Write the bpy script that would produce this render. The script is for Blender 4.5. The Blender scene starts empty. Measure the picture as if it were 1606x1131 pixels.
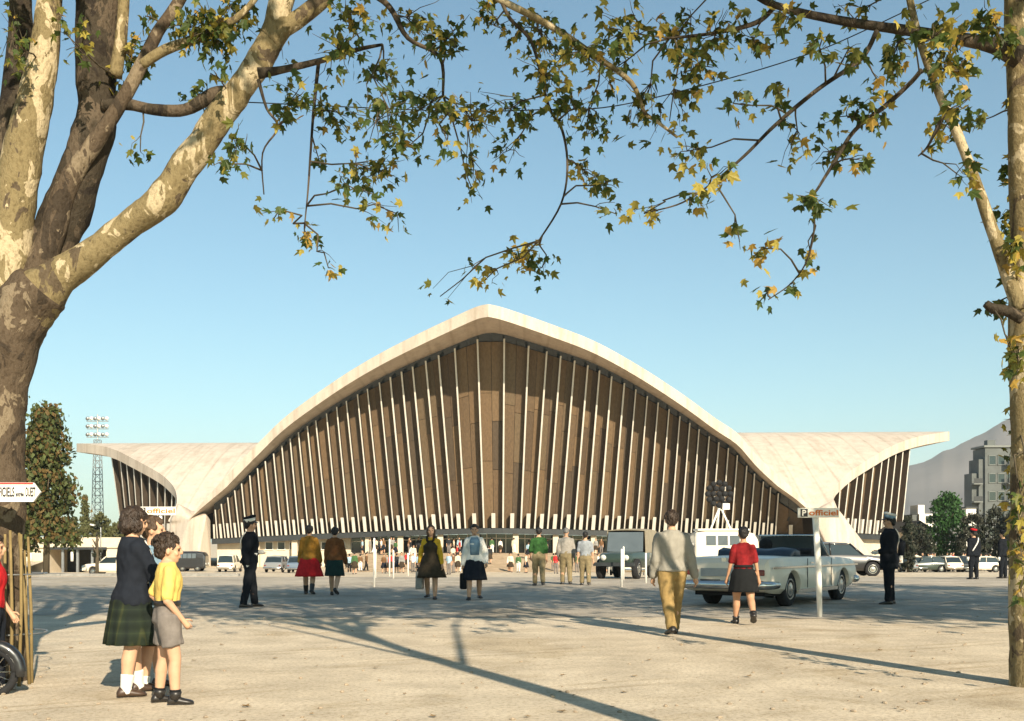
import bpy, bmesh, math, random
import numpy as np
from mathutils import Vector, Matrix, Euler, noise
R = math.radians
random.seed(7)
sc = bpy.context.scene
C = sc.collection

# ------------------------------------------------------------------ camera, sky, sun, exposure
FPX = 1700.0; HORIZ = 850.0; CAMZ = 1.3
cd = bpy.data.cameras.new('camera'); cam = bpy.data.objects.new('camera', cd); C.objects.link(cam)
cam.location = (0, 0, CAMZ); cam.rotation_euler = (R(90), 0, 0)
cd.sensor_width = 36; cd.lens = 36*FPX/1606; cd.shift_y = (HORIZ-565.5)/1606
cd.clip_start = 0.1; cd.clip_end = 9000
sc.camera = cam
SUN_EL = R(28); SUN_DIR = Vector((0.40, -1.0, 0)).normalized()      # horizontal direction towards the sun
sun_vec = SUN_DIR*math.cos(SUN_EL) + Vector((0, 0, math.sin(SUN_EL)))
w = bpy.data.worlds.new('World'); sc.world = w; w.use_nodes = True
nt = w.node_tree; bg = nt.nodes['Background']
sky = nt.nodes.new('ShaderNodeTexSky'); sky.sky_type = 'NISHITA'; sky.sun_disc = False
sky.sun_elevation = SUN_EL; sky.sun_rotation = math.atan2(SUN_DIR.x, SUN_DIR.y)
sky.air_density = 1.0; sky.dust_density = 0.6; sky.ozone_density = 1.0
tint = nt.nodes.new('ShaderNodeMix'); tint.data_type = 'RGBA'; tint.blend_type = 'MULTIPLY'
tint.inputs[0].default_value = 1.0; tint.inputs[7].default_value = (0.80, 1.09, 1.06, 1)
gam = nt.nodes.new('ShaderNodeGamma'); gam.inputs[1].default_value = 0.95
nt.links.new(sky.outputs[0], gam.inputs[0]); nt.links.new(gam.outputs[0], tint.inputs[6]); nt.links.new(tint.outputs[2], bg.inputs[0])
bg.inputs[1].default_value = 0.082
sl = bpy.data.lights.new('sun', 'SUN'); sl.energy = 5.0; sl.angle = R(0.53); sl.color = (1.0, 0.86, 0.66)
so = bpy.data.objects.new('sun', sl); C.objects.link(so); so.rotation_euler = sun_vec.to_track_quat('Z', 'Y').to_euler()
sc.view_settings.view_transform = 'Standard'; sc.view_settings.look = 'None'
sc.view_settings.exposure = 0.86; sc.view_settings.gamma = 1; sc.view_settings.use_curve_mapping = False
sc.cycles.volume_bounces = 0; sc.cycles.max_bounces = 6
sc.cycles.transparent_max_bounces = 16

# ------------------------------------------------------------------ helpers
def P(px, py, Y):
    return Vector(((px-803)/FPX*Y, Y, CAMZ+(HORIZ-py)/FPX*Y))
def G(px, py):
    Y = FPX*CAMZ/(py-HORIZ); return Vector(((px-803)/FPX*Y, Y, zg(Y)))

def sstep(t): t = max(0, min(1, t)); return t*t*(3-2*t)
def zg(Y): return -1.3*sstep((Y-34)/58)-.2*sstep((Y-90)/12)             # the square dips gently towards the hall
def GY(px, Y): return Vector(((px-803)/FPX*Y, Y, zg(Y)))

class MB:
    def __init__(s): s.v = []; s.f = []; s.m = []
    def add(s, vs, fs, mi=0):
        o = len(s.v); s.v += [tuple(v) for v in vs]; s.f += [tuple(i+o for i in f) for f in fs]; s.m += [mi]*len(fs); return s
    def box(s, c, d, rot=None, mi=0):
        hx, hy, hz = d[0]/2, d[1]/2, d[2]/2
        vs = [Vector((x*hx, y*hy, z*hz)) for z in (-1, 1) for y in (-1, 1) for x in (-1, 1)]
        if rot is not None: vs = [rot @ v for v in vs]
        c = Vector(c)
        return s.add([v+c for v in vs], [(0,2,3,1),(4,5,7,6),(0,1,5,4),(2,6,7,3),(0,4,6,2),(1,3,7,5)], mi)
    def hexa(s, lo, hi, mi=0):                                         # two quads, lower and upper, same winding
        return s.add(list(lo)+list(hi), [(3,2,1,0),(4,5,6,7),(0,1,5,4),(1,2,6,5),(2,3,7,6),(3,0,4,7)], mi)
    def loft(s, rings, mi=0, cap=True, closed=True):
        n = len(rings[0]); vs = [p for r in rings for p in r]; fs = []
        for i in range(len(rings)-1):
            for j in range(n if closed else n-1):
                k = (j+1) % n; fs.append((i*n+j, i*n+k, (i+1)*n+k, (i+1)*n+j))
        if cap and closed:
            fs.append(tuple(range(n))[::-1]); fs.append(tuple((len(rings)-1)*n+j for j in range(n)))
        return s.add(vs, fs, mi)
    def tube(s, pts, rad, n=8, mi=0, cap=True, jit=0.0, flat=1.0):
        pts = [Vector(p) for p in pts]
        if not isinstance(rad, (list, tuple)): rad = [rad]*len(pts)
        rings = []; up = None
        for i, p in enumerate(pts):
            d = (pts[min(i+1, len(pts)-1)]-pts[max(i-1, 0)])
            if d.length < 1e-9: d = Vector((0, 0, 1))
            d.normalize()
            if up is None:
                a = Vector((1, 0, 0)) if abs(d.x) < .8 else Vector((0, 1, 0)); up = (a-d*a.dot(d)).normalized()
            else:
                up = up-d*up.dot(d)
                up = up.normalized() if up.length > 1e-6 else d.orthogonal().normalized()
            q = d.cross(up); ring = []
            for j in range(n):
                a = 2*math.pi*j/n; v = up*math.cos(a)+q*math.sin(a)*flat
                r = rad[i]
                if jit: r *= 1+jit*noise.noise((p+v*rad[i])*2.2/max(.12, 1)*1.5)
                ring.append(p+v*r)
            rings.append(ring)
        return s.loft(rings, mi, cap)
    def ell(s, c, r, n=12, m=8, rot=None, mi=0):
        c = Vector(c); rings = []
        for i in range(m+1):
            t = math.pi*i/m; t = min(max(t, .02), math.pi-.02); ring = []
            for j in range(n):
                a = 2*math.pi*j/n
                v = Vector((r[0]*math.sin(t)*math.cos(a), r[1]*math.sin(t)*math.sin(a), -r[2]*math.cos(t)))
                if rot is not None: v = rot @ v
                ring.append(c+v)
            rings.append(ring)
        return s.loft(rings, mi, True)
    def cap(s, a, b, ra, rb, n=10, mi=0):                               # tapered capsule
        a = Vector(a); b = Vector(b); d = b-a; L = d.length; u = d/L if L > 1e-6 else Vector((0, 0, 1))
        pts = []; rad = []
        for t in (-.96, -.7, -.35): pts.append(a+u*ra*t); rad.append(ra*math.sqrt(1-t*t))
        pts += [a, b]; rad += [ra, rb]
        for t in (.35, .7, .96): pts.append(b+u*rb*t); rad.append(rb*math.sqrt(1-t*t))
        return s.tube(pts, rad, n, mi)
    def cyl(s, a, b, r, n=16, mi=0, r2=None): return s.tube([a, b], [r, r if r2 is None else r2], n, mi)
    def prism(s, poly, a, b, mi=0):                                    # polygon of Vectors, extruded by offset a..b
        n = len(poly); vs = [p+a for p in poly]+[p+b for p in poly]
        fs = [tuple(range(n))[::-1], tuple(range(n, 2*n))]+[(i, (i+1) % n, n+(i+1) % n, n+i) for i in range(n)]
        return s.add(vs, fs, mi)
    def xf(s, M): s.v = [tuple(M @ Vector(v)) for v in s.v]; return s
    def merge(s, o, mi=None): return s.add(o.v, o.f, 0) if mi is None else s.add(o.v, o.f, mi)
    def mesh(s, name='mesh', mats=(), smooth=False, fix=True):
        me = bpy.data.meshes.new(name); me.from_pydata(s.v, [], s.f)
        for m in mats: me.materials.append(m)
        if len(mats) > 1: me.polygons.foreach_set('material_index', s.m)
        if fix:
            bm = bmesh.new(); bm.from_mesh(me); bmesh.ops.recalc_face_normals(bm, faces=bm.faces); bm.to_mesh(me); bm.free()
        if smooth: me.polygons.foreach_set('use_smooth', [True]*len(me.polygons))
        me.update(); return me
    def build(s, name, mat, parent=None, smooth=False, fix=True):
        mats = mat if isinstance(mat, (list, tuple)) else [mat]
        return link(name, s.mesh(name, mats, smooth, fix), parent)

def link(name, me, parent=None):
    o = bpy.data.objects.new(name, me); C.objects.link(o)
    if parent is not None: o.parent = parent
    return o
def tag(o, label=None, cat=None, group=None, kind=None):
    if label: o['label'] = label
    if cat: o['category'] = cat
    if group: o['group'] = group
    if kind: o['kind'] = kind
    return o
def thing(name, label, cat, loc=(0, 0, 0), rz=0, group=None):
    o = bpy.data.objects.new(name, None); C.objects.link(o); o.location = loc; o.rotation_euler = (0, 0, rz)
    o.empty_display_size = .2
    return tag(o, label, cat, group)
def kids(o): return [c for c in bpy.data.objects if c.parent == o]
def copy_tree(o, loc=None, rz=None, label=None, parent=None):
    c = o.copy(); C.objects.link(c)
    if parent is not None: c.parent = parent
    if loc is not None: c.location = loc
    if rz is not None: c.rotation_euler = (0, 0, rz)
    if label: c['label'] = label
    for k in kids(o): copy_tree(k, parent=c)
    return c
def evalmesh(me, mods):
    o = bpy.data.objects.new('tmp', me); C.objects.link(o)
    for t, kw in mods:
        m = o.modifiers.new('m', t)
        for k, v in kw.items(): setattr(m, k, v)
    dg = bpy.context.evaluated_depsgraph_get(); dg.update()
    r = bpy.data.meshes.new_from_object(o.evaluated_get(dg))
    bpy.data.objects.remove(o); bpy.data.meshes.remove(me); return r
def textmesh(s, size, mat, extrude=.002):
    cu = bpy.data.curves.new('txt', 'FONT'); cu.body = s; cu.size = size; cu.extrude = extrude; cu.offset = .022*s_ if (s_ := size) else 0; cu.align_x = 'LEFT'
    o = bpy.data.objects.new('tmp', cu); C.objects.link(o)
    dg = bpy.context.evaluated_depsgraph_get(); dg.update()
    me = bpy.data.meshes.new_from_object(o.evaluated_get(dg)); me.materials.clear(); me.materials.append(mat)
    bpy.data.objects.remove(o); return me
ORD = ['first','second','third','fourth','fifth','sixth','seventh','eighth','ninth','tenth','eleventh','twelfth','thirteenth','fourteenth','fifteenth','sixteenth','seventeenth','eighteenth','nineteenth','twentieth']
def ordinal(n):
    if n < 20: return ORD[n]
    t = ['', '', 'twent', 'thirt', 'fort', 'fift', 'sixt', 'sevent', 'eight'][(n+1)//10]
    return t+'ieth' if (n+1) % 10 == 0 else t+'y-'+ORD[(n+1) % 10-1]

# ------------------------------------------------------------------ materials
def M(name, col, rough=.8, var=.18, scale=6, bump=0.0, bscale=60, metal=0, coat=0, spec=.3, stretch=None, trans=0):
    m = bpy.data.materials.new(name); m.use_nodes = True; n = m.node_tree; b = n.nodes['Principled BSDF']
    b.inputs['Roughness'].default_value = rough; b.inputs['Metallic'].default_value = metal
    b.inputs['Specular IOR Level'].default_value = spec
    if coat: b.inputs['Coat Weight'].default_value = coat; b.inputs['Coat Roughness'].default_value = .08
    tc = n.nodes.new('ShaderNodeTexCoord'); vec = tc.outputs['Object']
    if stretch:
        mp = n.nodes.new('ShaderNodeMapping'); mp.inputs['Scale'].default_value = stretch
        n.links.new(vec, mp.inputs[0]); vec = mp.outputs[0]
    nz = n.nodes.new('ShaderNodeTexNoise'); nz.inputs['Scale'].default_value = scale; nz.inputs['Detail'].default_value = 7; nz.inputs['Roughness'].default_value = .65
    n.links.new(vec, nz.inputs[0])
    cr = n.nodes.new('ShaderNodeValToRGB'); cr.color_ramp.elements[0].position = .3; cr.color_ramp.elements[1].position = .7
    cr.color_ramp.elements[0].color = tuple(c*(1-var) for c in col)+(1,)
    cr.color_ramp.elements[1].color = tuple(min(1, c*(1+var)) for c in col)+(1,)
    n.links.new(nz.outputs['Fac'], cr.inputs[0]); n.links.new(cr.outputs[0], b.inputs['Base Color'])
    if bump:
        n2 = n.nodes.new('ShaderNodeTexNoise'); n2.inputs['Scale'].default_value = bscale; n2.inputs['Detail'].default_value = 4
        n.links.new(vec, n2.inputs[0]); bp = n.nodes.new('ShaderNodeBump'); bp.inputs['Strength'].default_value = bump; bp.inputs['Distance'].default_value = .02
        n.links.new(n2.outputs['Fac'], bp.inputs['Height']); n.links.new(bp.outputs[0], b.inputs['Normal'])
    if trans:
        out = n.nodes['Material Output']; tr = n.nodes.new('ShaderNodeBsdfTranslucent'); mx = n.nodes.new('ShaderNodeMixShader'); mx.inputs[0].default_value = trans
        n.links.new(cr.outputs[0], tr.inputs[0]); n.links.new(b.outputs[0], mx.inputs[1]); n.links.new(tr.outputs[0], mx.inputs[2]); n.links.new(mx.outputs[0], out.inputs[0])
    return m
def glass(name, col=(.02, .03, .035), rough=.06):
    return M(name, col, rough, .1, 3, spec=.6)
def objcolor(name, rough=.85):
    m = bpy.data.materials.new(name); m.use_nodes = True; n = m.node_tree; b = n.nodes['Principled BSDF']
    oi = n.nodes.new('ShaderNodeObjectInfo'); n.links.new(oi.outputs['Color'], b.inputs['Base Color'])
    b.inputs['Roughness'].default_value = rough; b.inputs['Specular IOR Level'].default_value = .2; return m
def ramp(n, fac, stops, interp='LINEAR'):
    cr = n.nodes.new('ShaderNodeValToRGB'); cr.color_ramp.interpolation = interp
    e = cr.color_ramp.elements
    while len(e) < len(stops): e.new(.5)
    for i, (p, c) in enumerate(stops): e[i].position = p; e[i].color = tuple(c)+(1,)
    n.links.new(fac, cr.inputs[0]); return cr.outputs[0]
def mixc(n, fac, a, b, mode='MIX'):
    x = n.nodes.new('ShaderNodeMix'); x.data_type = 'RGBA'; x.blend_type = mode
    for s, v in ((0, fac), (6, a), (7, b)):
        if hasattr(v, 'is_linked'): n.links.new(v, x.inputs[s])
        else: x.inputs[s].default_value = v if s == 0 else tuple(v)+(1,)
    return x.outputs[2]
def nz(n, vec, scale, detail=6, rough=.6, dist=0):
    t = n.nodes.new('ShaderNodeTexNoise'); t.inputs['Scale'].default_value = scale; t.inputs['Detail'].default_value = detail
    t.inputs['Roughness'].default_value = rough; t.inputs['Distortion'].default_value = dist; n.links.new(vec, t.inputs[0]); return t.outputs['Fac']

def ground_material(name, base, dark, light, scale=1.0):
    m = bpy.data.materials.new(name); m.use_nodes = True; n = m.node_tree; b = n.nodes['Principled BSDF']
    b.inputs['Roughness'].default_value = .95; b.inputs['Specular IOR Level'].default_value = .15
    tc = n.nodes.new('ShaderNodeTexCoord'); v = tc.outputs['Object']
    big = nz(n, v, .16*scale, 5, .6, .4); mid = nz(n, v, 1.3*scale, 6, .65); fine = nz(n, v, 24, 5, .7); grit = nz(n, v, 90, 3, .6)
    c = ramp(n, big, [(.36, dark), (.52, base), (.68, light)])
    c = mixc(n, .55, c, ramp(n, mid, [(.35, tuple(x*.72 for x in base)), (.5, base), (.66, tuple(x*1.18 for x in light))]))
    sp = ramp(n, fine, [(.38, (.66, .62, .56)), (.5, (1, 1, 1)), (.7, (1.12, 1.12, 1.12))])
    c = mixc(n, .8, c, sp, 'MULTIPLY')
    gr = ramp(n, grit, [(.32, (.62, .6, .58)), (.46, (1, 1, 1))])
    c = mixc(n, .6, c, gr, 'MULTIPLY')
    patch = nz(n, v, .42*scale, 6, .62, 1.6)
    c = mixc(n, .8, c, ramp(n, patch, [(.36, (.82, .79, .73)), (.46, (1, 1, 1)), (.60, (1, 1, 1)), (.70, (1.10, 1.10, 1.10))]), 'MULTIPLY')
    mpt = n.nodes.new('ShaderNodeMapping'); mpt.inputs['Rotation'].default_value = (0, 0, R(62)); n.links.new(v, mpt.inputs[0])
    wv = n.nodes.new('ShaderNodeTexWave'); wv.inputs['Scale'].default_value = .22; wv.inputs['Distortion'].default_value = 7; wv.inputs['Detail'].default_value = 2; wv.inputs['Detail Scale'].default_value = .35
    n.links.new(mpt.outputs[0], wv.inputs[0])
    tr = mixc(n, ramp(n, nz(n, v, .3, 3, .5), [(.45, (0, 0, 0)), (.6, (1, 1, 1))]), (1, 1, 1), ramp(n, wv.outputs['Fac'], [(.80, (1, 1, 1)), (.88, (.80, .77, .72)), (.93, (.80, .77, .72)), (.98, (1.04, 1.04, 1.04))]))
    c = mixc(n, .8, c, tr, 'MULTIPLY')
    n.links.new(c, b.inputs['Base Color'])
    bp = n.nodes.new('ShaderNodeBump'); bp.inputs['Strength'].default_value = .5; bp.inputs['Distance'].default_value = .03
    ad = n.nodes.new('ShaderNodeMath'); ad.operation = 'ADD'; n.links.new(fine, ad.inputs[0]); n.links.new(grit, ad.inputs[1])
    n.links.new(ad.outputs[0], bp.inputs['Height']); n.links.new(bp.outputs[0], b.inputs['Normal'])
    return m
def bark_material(name, cream, olive, brown):
    m = bpy.data.materials.new(name); m.use_nodes = True; n = m.node_tree; b = n.nodes['Principled BSDF']
    b.inputs['Roughness'].default_value = .9; b.inputs['Specular IOR Level'].default_value = .15
    tc = n.nodes.new('ShaderNodeTexCoord'); mp = n.nodes.new('ShaderNodeMapping'); mp.inputs['Scale'].default_value = (1, 1, .6)
    n.links.new(tc.outputs['Object'], mp.inputs[0]); v = mp.outputs[0]
    a = nz(n, v, 3.6, 4, .55, .8); a2 = nz(n, v, 7.5, 5, .6, .6); f = nz(n, v, 34, 5, .7)
    c = ramp(n, a, [(.40, brown), (.415, olive), (.55, olive), (.565, cream)])
    p2 = ramp(n, a2, [(.625, (0, 0, 0)), (.64, (1, 1, 1))])
    c = mixc(n, p2, c, cream)
    p3 = ramp(n, a2, [(.36, (1, 1, 1)), (.375, (0, 0, 0))])
    c = mixc(n, p3, c, tuple(x*.75 for x in olive))
    c = mixc(n, .75, c, ramp(n, f, [(.36, (.55, .52, .48)), (.52, (1, 1, 1))]), 'MULTIPLY')
    n.links.new(c, b.inputs['Base Color'])
    bp = n.nodes.new('ShaderNodeBump'); bp.inputs['Strength'].default_value = .8; bp.inputs['Distance'].default_value = .03
    ad = n.nodes.new('ShaderNodeMath'); ad.operation = 'ADD'; n.links.new(f, ad.inputs[0]); n.links.new(a2, ad.inputs[1])
    n.links.new(ad.outputs[0], bp.inputs['Height']); n.links.new(bp.outputs[0], b.inputs['Normal']); return m
def concrete_material(name, col):
    m = bpy.data.materials.new(name); m.use_nodes = True; n = m.node_tree; b = n.nodes['Principled BSDF']
    b.inputs['Roughness'].default_value = .85; b.inputs['Specular IOR Level'].default_value = .2
    tc = n.nodes.new('ShaderNodeTexCoord'); v = tc.outputs['Object']
    mp = n.nodes.new('ShaderNodeMapping'); mp.inputs['Scale'].default_value = (1, 1, .25); n.links.new(v, mp.inputs[0])
    c = ramp(n, nz(n, v, .09, 5, .6, .5), [(.35, tuple(x*.88 for x in col)), (.6, col)])
    c = mixc(n, .5, c, ramp(n, nz(n, mp.outputs[0], .9, 6, .65), [(.34, tuple(x*.70 for x in col)), (.55, col), (.75, tuple(x*1.08 for x in col))]))
    c = mixc(n, .35, c, ramp(n, nz(n, v, 5, 6, .7), [(.38, (.75, .72, .7)), (.5, (1, 1, 1))]), 'MULTIPLY')
    wv = n.nodes.new('ShaderNodeTexWave'); wv.inputs['Scale'].default_value = .13; wv.inputs['Distortion'].default_value = .25; wv.inputs['Detail Scale'].default_value = .4; n.links.new(v, wv.inputs[0])
    c = mixc(n, .8, c, ramp(n, wv.outputs['Fac'], [(.955, (1, 1, 1)), (.99, (.86, .84, .82))]), 'MULTIPLY')
    mp2 = n.nodes.new('ShaderNodeMapping'); mp2.inputs['Scale'].default_value = (.9, .12, .12); n.links.new(v, mp2.inputs[0])
    c = mixc(n, .7, c, ramp(n, nz(n, mp2.outputs[0], 1.0, 5, .6), [(.36, (.80, .77, .74)), (.50, (1, 1, 1))]), 'MULTIPLY')
    n.links.new(c, b.inputs['Base Color']); return m

m_sand = ground_material('sandy_ground', (.60, .51, .385), (.52, .43, .31), (.66, .57, .44))
m_asph = ground_material('worn_asphalt', (.42, .375, .31), (.33, .295, .245), (.52, .46, .37), .7)
m_tan = ground_material('tan_forecourt', (.47, .36, .245), (.41, .31, .205), (.52, .41, .29))
m_kerb = M('kerb_stone', (.24, .23, .21), .9, .25, 4, .3)
m_conc = concrete_material('shell_concrete', (.55, .475, .395))
m_conc2 = concrete_material('pier_concrete', (.55, .47, .385))
m_white = M('white_paint', (.78, .75, .68), .6, .08, 3)
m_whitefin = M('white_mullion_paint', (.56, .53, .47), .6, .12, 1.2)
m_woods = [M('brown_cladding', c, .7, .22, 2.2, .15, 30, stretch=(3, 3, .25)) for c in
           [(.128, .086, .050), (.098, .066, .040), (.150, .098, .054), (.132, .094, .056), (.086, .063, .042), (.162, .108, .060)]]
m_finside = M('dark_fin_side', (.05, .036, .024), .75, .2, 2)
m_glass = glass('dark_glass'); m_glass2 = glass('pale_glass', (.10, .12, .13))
m_dark = M('dark_metal', (.03, .034, .036), .5, .2, 5)
m_black = M('black_rubber', (.016, .016, .017), .85, .3, 20)
m_chrome = M('chrome', (.62, .61, .58), .18, .06, 4, metal=1)
m_steel = M('grey_steel', (.32, .33, .33), .45, .15, 5, metal=.7)
m_cream = M('cream_render', (.58, .50, .38), .9, .12, 2)
# ------------------------------------------------------------------ ground and streets
b = MB(); S = 6000
YS = [-60, 0]+[30+2*i for i in range(40)]+[S]
b.loft([[(-S, y, zg(y)), (S, y, zg(y))] for y in YS], closed=False); tag(b.build('ground', m_sand), kind='structure')
def sheet(name, pts, z, mat):
    m = MB(); m.add([(x, y, z) for x, y in pts], [tuple(range(len(pts)))]); return tag(m.build(name, mat), kind='structure')
# irregular dusty edge between the sand and the worn road
edge = []
for i in range(81):
    x = -60+i*1.5; edge.append((x, 18.6-.045*x+.9*noise.noise(Vector((x*.22, 3, 0)))+.35*noise.noise(Vector((x*.9, 9, 0)))))
m = MB(); 
m.loft([[(x, y, .005) for x, y in edge]]+[[(x, yy, zg(yy)+.005) for x, y in edge] for yy in (30, 32, 34, 36, 38, 40, 42)], closed=False); tag(m.build('road', m_asph), kind='structure')
m = MB()                                                               # tan ramp up to the entrance terrace
m.loft([[(-17, 100, -1.52), (24, 100, -1.52)], [(-17.5, 115.5, .05), (25, 115.5, .05)], [(-17.5, 126, .05), (25, 126, .05)], [(-17.5, 126.2, -1.6), (25, 126.2, -1.6)]], closed=False)
m.add([(-17, 100, -1.52), (-17.5, 115.5, .05), (-17.5, 126, .05), (-17.5, 126.2, -1.6)], [(0, 1, 2, 3)]); m.add([(24, 100, -1.52), (25, 115.5, .05), (25, 126, .05), (25, 126.2, -1.6)], [(0, 1, 2, 3)])
tag(m.build('terrace', m_tan), kind='structure')
m = MB(); m.loft([[(-80, 82, -1.5), (-38, 82, -1.5)], [(-80, 84, -1.02), (-38.6, 84, -1.02)], [(-80, 95, -.4), (-41, 95, -.4)], [(-80, 140, -.4), (-60, 140, -.4)]], closed=False); tag(m.build('verge', m_sand), kind='structure')
m = MB()
for i in range(40):
    x0 = -60+i*1.22
    m.box((x0+.6, 44.6, zg(44.6)+.04), (1.2, .3, .14))
kb = m.build('kerb', m_kerb); tag(kb, kind='structure')
# litter: small stones and fallen leaves on the sand
rng = random.Random(3); m = MB()
for i in range(420):
    Y = 7.5+rng.random()**1.6*22; X = rng.uniform(-.5, .5)*Y*1.05; s = rng.uniform(.006, .022)
    m.ell((X, Y, s*.3), (s*rng.uniform(.8, 1.5), s, s*.6), 6, 4, Euler((0, 0, rng.random()*6)).to_matrix())
tag(m.build('pebbles', M('pebble', (.30, .24, .17), .9, .4, 9)), 'scattered small stones lying on the sandy ground', 'stones', kind='stuff')

m = MB(); pl5 = [(0, 1), (.3, .35), (.95, .3), (.45, -.15), (.6, -.8), (0, -.45), (-.6, -.8), (-.45, -.15), (-.95, .3), (-.3, .35)]
for i in range(120):
    Y = 7.6+rng.random()**1.4*26; X = rng.uniform(-.5, .5)*Y*1.02; s = rng.uniform(.02, .05); a = rng.uniform(0, 6.28); z0 = .012+(0.006 if Y > 17 else 0)
    o_ = len(m.v); m.add([(X+s*(x*math.cos(a)-y*math.sin(a)), Y+s*(x*math.sin(a)+y*math.cos(a)), z0+s*.35*abs(x)*(1 if i % 2 else .4)+.02*s*y) for x, y in pl5]+[(X, Y, z0)], [(10, k, (k+1) % 10) for k in range(10)])
tag(m.build('fallen_leaves', M('dry_leaf', (.26, .17, .08), .85, .4, 3), fix=False), 'dry fallen plane leaves scattered over the sand', 'leaves', kind='stuff')

# ------------------------------------------------------------------ mountain and distance
m_mtn = M('mountain_rock', (.13, .115, .105), .95, .3, .004)
prof = [(1250, 838), (1330, 800), (1400, 752), (1425, 735), (1450, 727), (1478, 712), (1500, 703), (1530, 688), (1560, 668), (1590, 655), (1640, 640), (1720, 600), (1850, 640), (2000, 700), (2200, 780), (2400, 835)]
m = MB(); rows = []
YM = 2600
for k in range(9):
    t = k/8; row = []
    for i in range(120):
        q = i/119*(len(prof)-1); a = min(int(q), len(prof)-2); f = q-a
        px = prof[a][0]*(1-f)+prof[a+1][0]*f; py = prof[a][1]*(1-f)+prof[a+1][1]*f
        base = P(px, py, YM); h = max(0, base.z)
        y = YM-700*(1-t); z = h*(t**1.25)
        nzv = noise.fractal(Vector((base.x*.004, y*.004, 2)), 1, 2.1, 5)
        row.append((base.x*(y/YM), y, z*(1+.10*nzv)+6*nzv*t))
    rows.append(row)
rows.append([(x, y+900, -5) for x, y, z in rows[-1]])
m.loft(rows, closed=False); tag(m.build('mountain', m_mtn, smooth=True), kind='structure')

# ------------------------------------------------------------------ the sports hall with its vaulted shell
hall = thing('sports_hall', 'large vaulted concrete sports hall with brown ribbed front behind the square', 'building', (0, 119, 0))
HL = hall.location.copy()
def hb(mb, name, mat, smooth=False, parent=None, fix=True):            # build as child of the hall, keeping world coordinates
    mb.v = [tuple(Vector(v)-HL) for v in mb.v]
    return mb.build(name, mat, parent or hall, smooth, fix)
D = Vector((.045, 1, 0)).normalized(); CEN = Vector((-.2, 150, 0)); LAT = Vector((D.y, -D.x, 0))
def vv(p): return (p-CEN).dot(D)
def ww(p): return (p-CEN).dot(LAT)
def mir(p): return p-D*(2*vv(p))
eL = [(766,477),(745,482),(697,504),(645,529),(593,556),(541,587),(490,622),(445,656),(409,691),(362,739),(313,793),(296,815)]
eR = [(766,477),(794,484),(863,508),(932,535),(1001,573),(1070,618),(1122,656),(1157,680),(1191,718),(1243,766),(1270,796)]
def edgeY(px): return 104+(766-px)/470*15.5 if px < 766 else 104+(px-766)/504*13
def smooth_curve(pts, n):
    pts = [Vector(p) for p in pts]; out = []
    for i in range(n):
        q = i/(n-1)*(len(pts)-1); a = min(int(q), len(pts)-2); t = q-a
        p0 = pts[max(a-1, 0)]; p1 = pts[a]; p2 = pts[a+1]; p3 = pts[min(a+2, len(pts)-1)]
        out.append(.5*((2*p1)+(p2-p0)*t+(2*p0-5*p1+4*p2-p3)*t*t+(3*p1-p0-3*p2+p3)*t**3))
    return out
EL = smooth_curve([P(x, y, edgeY(x)) for x, y in eL], 60); ER = smooth_curve([P(x, y, edgeY(x)) for x, y in eR], 60)
sL = [(120,695.5),(140,696.5),(158,699),(182,706),(206,718),(239,735.5),(258,748),(272,763),(277,777),(277,790),(272,802),(264,816)]
sR = [(1489,677),(1455,682),(1426,689),(1398,700),(1370,716),(1341,734),(1321,750),(1310,764),(1307,776),(1308,787),(1312,798)]
def zS(v, zr, zlow): return zr-(zr-zlow)*(abs(v)/30.5)**1.6
def side_edge(pts, zr, zlow):
    out = []; prev = 1e9
    for px, py in pts:
        def g(Y):
            p = P(px, py, Y); return p.z-zS(min(vv(p), 0), zr, zlow)
        if prev > 1e8:
            Y = (CEN.y*D.y+CEN.x*D.x)/(D.y+(px-803)/FPX*D.x); best = (0, Y)
        else: best = min((abs(g(116+i*.05)), 116+i*.05) for i in range(800) if 116+i*.05 < prev)
        prev = best[1]; out.append(P(px, py, best[1]))
    return out
def at_z(curve, z):                                                    # point of a descending curve at height z
    for a, b_ in zip(curve, curve[1:]):
        if (a.z-z)*(b_.z-z) <= 0 and abs(a.z-b_.z) > 1e-6:
            t = (a.z-z)/(a.z-b_.z); return a.lerp(b_, t)
    return curve[-1].copy() if abs(curve[-1].z-z) < abs(curve[0].z-z) else curve[0].copy()
m = MB(); SIDE = {}
for tagname, E, sp, zr, zlow in (('L', EL, sL, 15.18, 3.2), ('R', ER, sR, 16.29, 4.6)):
    SE = side_edge(sp, zr, zlow); SE = smooth_curve(SE, 60)
    # force heights to follow the vault and descend
    SIDE[tagname] = SE
    zmin = E[-1].z
    zs = [zmin+(zr-zmin)*(i/26) for i in range(27)]
    rows = []
    for z in zs:
        e = at_z(E, z); v = -30.5*max(0, (zr-z)/(zr-zlow))**(1/1.6)
        g = e+D*(max(v-vv(e), .05)); g.z = z
        s_ = at_z(SE, z); s_.z = z
        rows.append((e, g, s_))
    nS = 9
    for half in (0, 1):
        f = (lambda p: p) if half == 0 else mir
        st = [[f(e), f(e.lerp(g, .5)), f(g)] for e, g, s_ in rows]; m.loft(st, closed=False)
        sg = []
        for e, g, s_ in rows:
            r = []
            for k in range(nS+1):
                t = k/nS; p = g.lerp(s_, t); p.z -= .5*math.sin(math.pi*t)*((zr-g.z)/(zr-zmin))*(1 if zr-g.z > .3 else 0); r.append(f(p))
            sg.append(r)
        m.loft(sg, closed=False)
    up = [p for p in E if p.z > zr+.02]+[at_z(E, zr)]
    m.loft([[p, p-D*vv(p), mir(p)] for p in up], closed=False)
me = m.mesh('roof', [m_conc], True, False)
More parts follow.
